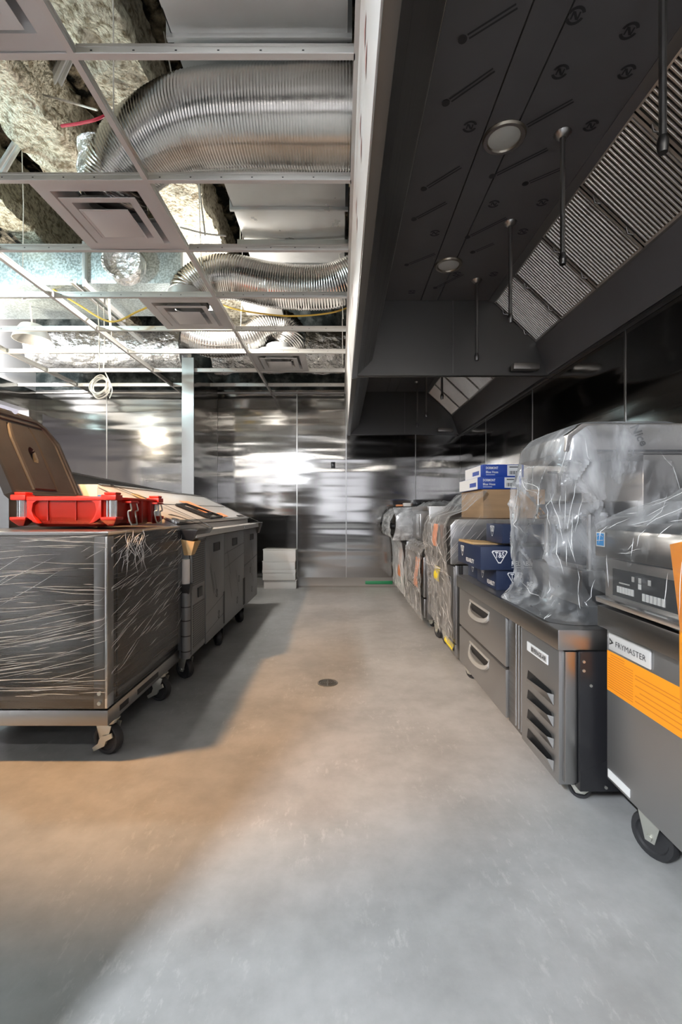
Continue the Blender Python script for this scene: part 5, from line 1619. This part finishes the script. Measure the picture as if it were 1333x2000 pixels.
MB().prism([(0.91, 1.055), (1.14, 1.065), (1.14, 1.0), (0.95, 1.01)], 'y', yA + 0.03, yB - 0.03).build('grid_shelf', 'steel', br, bevel=0.004)
MB().box(0.93, 1.13, yA + 0.05, yB - 0.05, 0.80, 0.815).build('drip_tray', 'steel_dark', br, bevel=0.003)
for y in (yA + 0.04, yB - 0.04):
    MB().cyl((0.95, y, 0.80), (0.95, y, 1.01), 0.010, n=8).build('post', 'steel', br)
MB().tube(spline([(0.93, yA + 0.10, 1.00), (0.88, yA + 0.14, 1.0), (0.88, yB - 0.14, 1.0), (0.93, yB - 0.10, 1.0)], 6), 0.009, n=8).build('shelf_handle', 'steel', br)

# loose clear bag: rings of a rounded rectangle, crumpled with ridged noise
def bag():
    m = MB()
    prof = [  # z, x0, x1, y0, y1
        (0.626, 0.742, 1.36, 1.58, 2.20), (0.632, 0.752, 1.36, 1.60, 2.19), (0.66, 0.790, 1.34, 1.645, 2.175), (0.72, 0.815, 1.33, 1.665, 2.165),
        (0.80, 0.800, 1.33, 1.66, 2.165), (0.92, 0.790, 1.33, 1.67, 2.165), (1.03, 0.795, 1.33, 1.672, 2.165), (1.14, 0.800, 1.33, 1.675, 2.165), (1.24, 0.815, 1.33, 1.678, 2.16), (1.30, 0.83, 1.33, 1.680, 2.155), (1.342, 0.865, 1.32, 1.69, 2.14), (1.362, 0.91, 1.28, 1.72, 2.10), (1.368, 1.0, 1.2, 1.80, 2.02)]
    NU, NV = 220, 110
    def fn(u, v):
        f = v * (len(prof) - 1); k = min(int(f), len(prof) - 2); t = f - k
        z, x0, x1, y0, y1 = [prof[k][i] * (1 - t) + prof[k + 1][i] * t for i in range(5)]
        th = 2 * math.pi * u; c_, s_ = math.cos(th), math.sin(th); pw = 0.30
        x = (x0 + x1) / 2 + (x1 - x0) / 2 * math.copysign(abs(c_) ** pw, c_)
        y = (y0 + y1) / 2 + (y1 - y0) / 2 * math.copysign(abs(s_) ** pw, s_)
        g_ = Vector((math.copysign(abs(c_) ** (2 - pw), c_) / (x1 - x0), math.copysign(abs(s_) ** (2 - pw), s_) / (y1 - y0))).normalized()
        nx, ny = g_.x, g_.y
        p = Vector((x, y, z))
        a = mnoise.noise(p * 5.0 + Vector((2, 7, 1)))
        r1 = 1 - abs(mnoise.noise(Vector((x * 5 + z * 2.0, y * 5, z * 2.2))) * 2.4)
        r2 = 1 - abs(mnoise.noise(Vector((x * 9 - z * 5, y * 9 + 3, z * 3.0))) * 2.4)
        amp = min(1.0, v * 5 + 0.25) * (0.15 if z > 1.21 else 1.0)
        dd = (0.016 * mnoise.noise(p * 2.6) + 0.030 * max(0, r1) ** 4 + 0.014 * max(0, r2) ** 4) * amp
        # folded in under the canopy on the open side
        if nx < 0.2 or ny < 0:
            g = math.exp(-((z - 0.98) / 0.15) ** 2)
            if ny < -0.3 and x < 1.10:
                dd -= 0.018 * g * (0.5 + 0.5 * math.sin(x * 26))
        return (x + nx * dd, y + ny * dd, z + 0.004 * a * (1 if v > 0.1 else 0.2))
    m.grid(fn, NU, NV)
    o = m.build('plastic_bag', 'bag_film', None, smooth=25)
    class Folds:
        def __call__(s, r):
            return r.uniform(0.42, 0.80), r.uniform(0.06, 0.70), r.choice((1.5, 1.4, 1.75, 1.6)) + r.gauss(0, 0.12), r.uniform(0.03, 0.16)
        def to3(s, u, v):
            q = fn(min(max(u, 0), 1), min(max(v, 0.02), 0.95)); return (q[0] - 0.002, q[1] - 0.002, q[2])
    wrinkles(o, 42, Folds(), seed=31, wdt=0.0014)
    return tag(o, 'loose clear plastic bag draped over the countertop broiler', 'plastic bag')


bag()

# ------------------------------------------------------------------ unit next to the chef base (wrapped, with cardboard box)
def orange_tag(parent, x, y0, y1, z0, z1, mat='orange_paper', name='paper_tag', twist=0.0):
    m = MB()
    n = 8
    for s, k in ((0, 0), (1, 0.002)):
        vs = []
        for i in range(n + 1):
            t = i / n
            yc = (y0 + y1) / 2 + twist * (t - 0.5); hw = (y1 - y0) / 2 * (1 - 0.35 * abs(math.sin(t * 3.0)) if twist else 1)
            z = z0 + (z1 - z0) * t; xx = x - k - 0.006 * math.sin(t * 5)
            vs += [(xx, yc - hw, z), (xx, yc + hw, z)]
        m.add(vs, [(2 * i, 2 * i + 1, 2 * i + 3, 2 * i + 2) for i in range(n)])
    return m.build(name, mat, parent, smooth=40)


ua = thing('wrapped_griddle', (1.1, 3.46, 0), 'film-wrapped steel cooking unit under the cardboard box, yellow tags on its front', 'appliance')
aY0, aY1 = 3.06, 3.88
MB().box(0.77, 1.55, aY0, aY1, 0.13, 0.66).build('cabinet', 'steel', ua, bevel=0.006)
MB().box(0.763, 0.770, aY0 + 0.02, aY1 - 0.02, 0.16, 0.65).build('front_panel', 'steel_front', ua, bevel=0.002)
MB().prism([(0.735, 0.665), (1.55, 0.665), (1.55, 0.975), (0.775, 0.975), (0.735, 0.93)], 'y', aY0, aY1).build('upper_body', 'steel', ua, bevel=0.012)
MB().box(0.775, 0.80, aY0 - 0.012, aY0, 0.04, 0.66).build('side_post', 'steel', ua, bevel=0.002)
MB().box(0.80, 0.818, aY0 - 0.010, aY0, 0.035, 0.66).build('side_post', 'black', ua, bevel=0.002)
MB().box(0.765, 1.54, aY0, aY0 + 0.26, 0.05, 0.128).build('kick_plate', 'steel', ua, bevel=0.003)
for z in (0.20, 0.23, 0.36, 0.39):
    MB().cyl((0.822, aY0 - 0.010, z), (0.822, aY0 - 0.014, z), 0.004, n=8).build('screw', 'zinc', ua)
orange_tag(ua, 0.722, 3.40, 3.56, 0.76, 0.93)
orange_tag(ua, 0.745, 3.44, 3.62, 0.49, 0.60, 'yellow_tag')
orange_tag(ua, 0.760, 3.08, 3.32, 0.075, 0.12, 'yellow_tag')
caster(ua, 0.82, 3.50, 0.13, r=0.058, wdt=0.036, ang=1.3, brake=False, mat_f='zinc')
caster(ua, 0.80, 3.70, 0.13, r=0.058, wdt=0.036, ang=1.3, brake=False, mat_f='zinc')
caster(ua, 1.48, 3.70, 0.13, r=0.058, wdt=0.036, ang=1.3, brake=False, mat_f='zinc')
# cling film skin over front and up onto the cardboard box
def clingA(u, v):
    y = aY0 - 0.01 + (aY1 + 0.02 - aY0) * u
    prof = [(0.752, 0.10 + 0.07 * u), (0.748, 0.30), (0.742, 0.55), (0.725, 0.64), (0.712, 0.72), (0.705, 0.92), (0.74, 0.99), (0.86, 1.03), (0.955, 1.12 + 0.04 * math.sin(u * 3)), (0.99, 1.165)]
    f = v * (len(prof) - 1); k = min(int(f), len(prof) - 2); t = f - k
    x = prof[k][0] * (1 - t) + prof[k + 1][0] * t; z = prof[k][1] * (1 - t) + prof[k + 1][1] * t
    q = mnoise.noise(Vector((x * 8, y * 8, z * 9))); q2 = 1 - abs(mnoise.noise(Vector((y * 14 + z * 6, z * 12, 3)))) * 2
    return (x - 0.010 * q - 0.010 * max(0, q2) ** 2, y, z + 0.006 * q)
MB().grid(clingA, 50, 80).build('cling_film', 'cling', ua, smooth=60)
def clingA2(u, v):     # sheet across the near side, pulled down from the box
    a = Vector((0.715, aY0 - 0.012, 0.94)).lerp(Vector((0.975, aY0 - 0.012, 1.14)), u)
    b = Vector((0.735, aY0 - 0.012, 0.66)).lerp(Vector((1.05, aY0 - 0.012, 0.95)), u)
    p = a.lerp(b, v)
    q = mnoise.noise(Vector((p.x * 14, p.z * 14, 1)))
    return (p.x, p.y - 0.006 - 0.006 * q, p.z)
MB().grid(clingA2, 30, 30).build('cling_film', 'cling_clear', ua, smooth=60)
class SideA:
    def __call__(s, r): return r.uniform(0.74, 0.93), r.uniform(0.70, 0.95), -2.25 + r.gauss(0, 0.07), r.uniform(0.08, 0.22)
    def to3(s, u, v): return (u, aY0 - 0.022, v)
wrinkles(ua, 26, SideA(), seed=12, wdt=0.0012)
class FrontA:
    def __call__(s, r): return r.uniform(aY0, aY1), r.uniform(0.16, 0.9), r.choice((0.2, -0.3, 0.9, 0.1)) + r.gauss(0, 0.2), r.uniform(0.05, 0.22)
    def to3(s, u, v): return (0.742 if v < 0.6 else 0.700, min(max(u, aY0), aY1), min(max(v, 0.12), 0.95))
wrinkles(ua, 70, FrontA(), seed=13, wdt=0.0015)

bx = thing('cardboard_box', (1.16, 3.45, 0.976), 'brown cardboard box under the blue boxes on the wrapped unit', 'box')
MB().box(0.975, 1.40, 3.12, 3.68, 0.977, 1.175).build('carton', 'cardboard', bx, bevel=0.003)
MB().box(0.974, 1.401, 3.39, 3.41, 1.1745, 1.1765).build('tape', 'cardboard_light', bx, smooth=0)


def hose_box(x0, x1, y0, y1, z0, z1, label):
    t = thing('hose_box', ((x0 + x1) / 2, (y0 + y1) / 2, z0), label, 'box', 'blue hose boxes')
    MB().box(x0, x1, y0, y1, z0, z1).build('carton', 'blue_box', t, bevel=0.002)
    MB().box(x0 - 0.0015, x0, y0 + 0.05, y1, z0 + 0.002, z1 - 0.002).build('side_label', 'carton_white', t, smooth=0)
    MB().box(x0 - 0.002, x0 - 0.0015, y0 + 0.08, y0 + 0.24, z0 + 0.02, z0 + 0.05).build('label_print', 'blue_box', t, smooth=0)
    MB().box(x0 + 0.17, x0 + 0.27, y0 - 0.0015, y0, z0 + 0.008, z1 - 0.004).build('address_label', 'print_white', t, smooth=0)
    for k in range(8):
        MB().box(x0 + 0.185 + k * 0.0065, x0 + 0.185 + k * 0.0065 + (0.004 if k % 3 else 0.002), y0 - 0.0022, y0 - 0.0015, z0 + 0.018, z0 + 0.042).build('barcode_bar', 'print_black', t, smooth=0)
    MB().box(x0 + 0.185, x0 + 0.255, y0 - 0.0022, y0 - 0.0015, z1 - 0.022, z1 - 0.014).build('label_print', 'print_dim', t, smooth=0)
    h = z1 - z0
    lettering('DORMONT', '-y', (x0 + 0.022, y0, z0 + h * 0.62), 0.085, 0.018, 'print_white', t, bold=0.03)
    lettering('Blue Hose', '-y', (x0 + 0.022, y0, z0 + h * 0.30), 0.085, 0.017, 'print_white', t, bold=0.02)
    MB().box(x0 + 0.022, x0 + 0.085, y0 - 0.001, y0, z0 + h * 0.16, z0 + h * 0.20).build('print_line', 'print_white', t, smooth=0)
    return t


hose_box(0.955, 1.24, 3.13, 3.66, 1.178, 1.262, 'blue and white hose box lying directly on the cardboard box')
hose_box(0.985, 1.27, 3.16, 3.60, 1.263, 1.350, 'topmost blue and white hose box of the pair')

# ------------------------------------------------------------------ range with oven (wrapped)
ub = thing('wrapped_range', (1.1, 4.45, 0), 'film-wrapped black-topped range with a crumpled orange tag on its oven door', 'range')
bY0, bY1 = 3.96, 4.92
MB().box(0.75, 1.55, bY0, bY1, 0.08, 0.64).build('oven_body', 'steel_dark', ub, bevel=0.005)
od = MB().box(0.725, 0.75, bY0 + 0.03, bY1 - 0.03, 0.27, 0.62).build('oven_door', 'steel', ub, bevel=0.004)
MB().box(0.7235, 0.725, bY0 + 0.15, bY1 - 0.2, 0.33, 0.50).build('door_window', 'black_gloss', od, smooth=0)
MB().box(0.728, 0.75, bY0 + 0.03, bY1 - 0.03, 0.09, 0.255).build('lower_drawer', 'steel', ub, bevel=0.004)
m = MB().tube([(0.70, bY0 + 0.15, 0.32), (0.70, bY1 - 0.25, 0.32)], 0.011, n=8)
m.build('door_handle', 'alu', od)
for z in (0.30, 0.36, 0.42, 0.48):
    MB().box(0.76, 0.85, bY0 - 0.004, bY0, z, z + 0.03).build('side_louvre', 'alu', ub, bevel=0.002)
MB().box(0.74, 1.55, bY0, bY1, 0.642, 0.675).build('range_top', 'steel_dark', ub, bevel=0.004)
for y in (bY0 + 0.06, bY0 + 0.30, bY0 + 0.54, bY0 + 0.78):
    g = MB()
    g.box(0.76, 1.2, y, y + 0.014, 0.676, 0.70).box(0.76, 1.2, y + 0.09, y + 0.104, 0.676, 0.70).box(0.78, 0.80, y - 0.03, y + 0.14, 0.676, 0.705).box(1.0, 1.02, y - 0.03, y + 0.14, 0.676, 0.705)
    g.build('grate', 'black', ub, bevel=0.003)
orange_tag(ub, 0.703, 4.10, 4.36, 0.32, 0.60, twist=-0.10)
caster(ub, 0.82, 4.82, 0.08, r=0.036, wdt=0.03, ang=1.2, brake=False)
caster(ub, 0.82, 4.06, 0.08, r=0.036, wdt=0.03, ang=1.2, brake=False)
caster(ub, 1.46, 4.06, 0.08, r=0.036, wdt=0.03, ang=1.2, brake=False)
def clingB(u, v):
    y = bY0 - 0.01 + (bY1 + 0.02 - bY0) * u
    prof = [(0.712, 0.07), (0.70, 0.3), (0.695, 0.5), (0.70, 0.64), (0.735, 0.715), (0.82, 0.74)]
    f = v * (len(prof) - 1); k = min(int(f), len(prof) - 2); t = f - k
    x = prof[k][0] * (1 - t) + prof[k + 1][0] * t; z = prof[k][1] * (1 - t) + prof[k + 1][1] * t
    q = mnoise.noise(Vector((x * 8 + 4, y * 8, z * 9))); q2 = 1 - abs(mnoise.noise(Vector((y * 14 + z * 6, z * 12, 8)))) * 2
    return (x - 0.008 * q - 0.010 * max(0, q2) ** 2, y, z + 0.008 * q)
MB().grid(clingB, 44, 50).build('cling_film', 'cling', ub, smooth=60)
class FrontB:
    def __call__(s, r): return r.uniform(bY0, bY1), r.uniform(0.1, 0.66), r.choice((0.4, -0.3, 1.2, 0.1)) + r.gauss(0, 0.2), r.uniform(0.05, 0.2)
    def to3(s, u, v): return (0.684, min(max(u, bY0), bY1), min(max(v, 0.08), 0.68))
wrinkles(ub, 60, FrontB(), seed=17, wdt=0.0018)
# steel charbroiler standing on the range
uc = thing('steel_broiler', (1.1, 4.45, 0.705), 'plain steel box-shaped appliance standing on the wrapped range', 'appliance')
MB().box(0.775, 1.50, 4.0, 4.90, 0.745, 1.075).build('body', 'steel', uc, bevel=0.008)
MB().box(0.770, 0.775, 4.42, 4.66, 0.765, 1.0).build('front_plate', 'alu', uc, bevel=0.002)
MB().box(0.765, 0.775, 4.0, 4.9, 1.03, 1.075).build('top_edge', 'steel', uc, bevel=0.003)
for x in (0.82, 1.44):
    for y in (4.05, 4.84):
        MB().cyl((x, y, 0.7055), (x, y, 0.745), 0.02, n=10).build('foot', 'black', uc)

# ------------------------------------------------------------------ furthest unit
ud = thing('wrapped_fryer', (1.1, 5.5, 0), 'furthest film-wrapped unit beside the back wall with an orange tag', 'appliance')
cY0, cY1 = 4.99, 6.06
MB().box(0.72, 1.50, cY0, cY1, 0.10, 0.70).build('cabinet', 'steel_dark', ud, bevel=0.006)
MB().box(0.712, 0.72, cY0 + 0.02, 5.50, 0.13, 0.66).build('door', 'steel', ud, bevel=0.003)
MB().box(0.712, 0.72, 5.52, cY1 - 0.02, 0.13, 0.66).build('door', 'steel', ud, bevel=0.003)
MB().prism([(0.60, 0.76), (0.74, 0.705), (1.50, 0.705), (1.50, 1.05), (0.70, 1.05), (0.60, 0.98)], 'y', cY0, cY1).build('upper_body', 'steel', ud, bevel=0.012)
for y in (cY0 + 0.12, cY0 + 0.36, cY0 + 0.62, cY0 + 0.86):
    MB().cyl((0.60, y, 0.86), (0.565, y, 0.86), 0.034, 0.028, n=14).build('knob', 'black', ud)
orange_tag(ud, 0.695, 5.20, 5.50, 0.26, 0.60, twist=-0.12)
for x, y in ((0.80, 5.08), (0.80, 5.96), (1.42, 5.08)):
    caster(ud, x, y, 0.10, r=0.045, wdt=0.03, ang=1.2, brake=False)
def clingC(u, v):
    y = cY0 - 0.01 + (cY1 + 0.03 - cY0) * u
    prof = [(0.70, 0.09), (0.692, 0.3), (0.685, 0.55), (0.67, 0.68), (0.63, 0.72)]
    f = v * (len(prof) - 1); k = min(int(f), len(prof) - 2); t = f - k
    x = prof[k][0] * (1 - t) + prof[k + 1][0] * t; z = prof[k][1] * (1 - t) + prof[k + 1][1] * t
    q = mnoise.noise(Vector((x * 8 + 9, y * 8, z * 9)))
    return (x - 0.010 * q, y, z)
MB().grid(clingC, 40, 40).build('cling_film', 'cling', ud, smooth=60)
def clingC2(u, v):
    y = cY0 - 0.02 + (cY1 + 0.03 - cY0) * u
    prof = [(0.64, 0.70), (0.57, 0.735), (0.545, 0.80), (0.56, 0.90), (0.575, 0.99), (0.66, 1.065), (0.86, 1.075), (1.2, 1.08)]
    f = v * (len(prof) - 1); k = min(int(f), len(prof) - 2); t = f - k
    x = prof[k][0] * (1 - t) + prof[k + 1][0] * t; z = prof[k][1] * (1 - t) + prof[k + 1][1] * t
    q = mnoise.noise(Vector((x * 8 + 9, y * 7, z * 9))); q2 = 1 - abs(mnoise.noise(Vector((y * 10 + z * 6, z * 12, 8)))) * 2
    return (x - 0.020 * q - 0.016 * max(0, q2) ** 2, y, z + 0.008 * q)
MB().grid(clingC2, 60, 60).build('white_wrap', 'cling_white', ud, smooth=60)
class FrontC:
    def __call__(s, r): return r.uniform(cY0, cY1), r.uniform(0.1, 0.66), r.choice((0.4, -0.3, 1.2, 0.1)) + r.gauss(0, 0.2), r.uniform(0.05, 0.2)
    def to3(s, u, v): return (0.675, min(max(u, cY0), cY1), min(max(v, 0.08), 0.68))
wrinkles(ud, 44, FrontC(), seed=19, wdt=0.002)
def clingC3(u, v):
    z = 0.71 + 0.36 * v; x0_ = 0.56 + 0.04 * math.sin(v * 3); x = x0_ + (1.2 - x0_) * u
    q = mnoise.noise(Vector((x * 12, 3, z * 10)))
    return (x, cY0 - 0.022 - 0.010 * q, z)
MB().grid(clingC3, 30, 24).build('white_wrap', 'cling_white', ud, smooth=60)
# near face of its upper body carries film too
# small things on the furthest units
m = MB().box(0.80, 0.90, 5.06, 5.22, 1.085, 1.155); m.box(0.83, 0.87, 5.02, 5.06, 1.09, 1.125)
tag(m.build('black_box', 'black_gloss', None, bevel=0.006), 'small black boxy part on top of the furthest unit', 'part')
m = MB().box(0.77, 0.86, 5.55, 5.68, 1.088, 1.13)
tag(m.build('small_carton', 'carton_white', None, bevel=0.003), 'tiny white carton on top of the furthest unit', 'carton')
m = MB().box(0.69, 0.76, 5.60, 5.74, 1.090, 1.112)
tag(m.build('red_packet', 'orange_paper', None, bevel=0.003), 'tiny red and orange packet on top of the furthest unit', 'packet')
def clump(u, v):
    x = 0.80 + 0.4 * u; y = 4.03 + 0.8 * v
    q = mnoise.noise(Vector((x * 14, y * 12, 0))); q2 = mnoise.noise(Vector((x * 30, y * 26, 4)))
    e = min(1, 8 * min(u, 1 - u, v, 1 - v))
    return (x, y, 1.0785 + e * (0.03 + 0.025 * q + 0.015 * q2))
tag(MB().grid(clump, 40, 50).build('crumpled_film', 'cling', None, smooth=50), 'crumpled sheet of clear film lying on the steel box appliance', 'film')

# ================================================================== lamps outside the frame that light the room (built where they hang)
def strip_lamp(p, ln, label, axis='y', glow='lamp_glow'):
    t = thing('strip_lamp', p, label, 'lamp')
    x, y, z = p
    hx, hy = (0.035, ln / 2) if axis == 'y' else (ln / 2, 0.035)
    MB().box(x - hx, x + hx, y - hy, y + hy, z + 0.10, z + 0.15).build('housing', 'white_paint', t, bevel=0.004)
    kx, ky = (0.4, 0.98) if axis == 'y' else (0.98, 0.4)
    MB().box(x - hx * kx, x + hx * kx, y - hy * ky, y + hy * ky, z + 0.082, z + 0.10).build('tube', glow, t, bevel=0.003)
    return t


pbr('rear_glow', (0.9, 0.9, 0.9), 0.5, emit=(0.88, 0.93, 1.0, 4300.0))
pbr('panel_glow', (0.9, 0.9, 0.9), 0.5, emit=(1.0, 0.97, 0.92, 60.0))
strip_lamp((-1.35, -1.6, 2.40), 0.65, 'bright white strip lamp hanging behind the camera', 'y', 'rear_glow')
strip_lamp((-0.85, -0.6, 2.52), 4.6, 'long dim white strip lamp hanging above the camera', 'x', 'panel_glow')
strip_lamp((-2.6, -2.2, 2.40), 2.3, 'long dim white strip lamp near the rear windows', 'x', 'panel_glow')
pbr('work_glow', (0.9, 0.9, 0.9), 0.5, emit=(1.0, 0.96, 0.90, 700.0))
wl2 = thing('work_lamp', (-1.2, 4.3, 2.95), 'bare work lamp hidden above the middle diffuser', 'lamp')
MB().lathe([(0.001, -0.07), (0.045, -0.055), (0.07, -0.015), (0.07, 0.015), (0.045, 0.055), (0.02, 0.075)], (-1.2, 4.3, 2.95), (0, 0, 1), n=18).build('bulb', 'work_glow', wl2)
MB().cyl((-1.2, 4.3, 3.025), (-1.2, 4.3, 3.10), 0.022, n=12).tube([(-1.2, 4.3, 3.10), (-1.22, 4.32, 3.5), (-1.24, 4.3, ZDECK)], 0.005, n=6).build('socket', 'black', wl2)
# unseen blocker, shaped as an upright refrigerator, added left of the frame; its edge throws the long shadow on the floor
tr_ = thing('shadow_blocker', (-1.2, 0.28, 0), 'added unseen light blocker shaped as an upright steel refrigerator', 'light blocker')
MB().box(-1.62, -0.79, 0.12, 0.46, 0.12, 1.58).build('body', 'steel_dark', tr_, bevel=0.006)
MB().box(-1.60, -0.81, 0.46, 0.49, 0.30, 1.55).build('door', 'steel_dark', tr_, bevel=0.004)
for x in (-1.55, -0.86):
    for y in (0.18, 0.40):
        MB().cyl((x, y, 0), (x, y, 0.12), 0.025, n=12).build('leg', 'zinc', tr_)
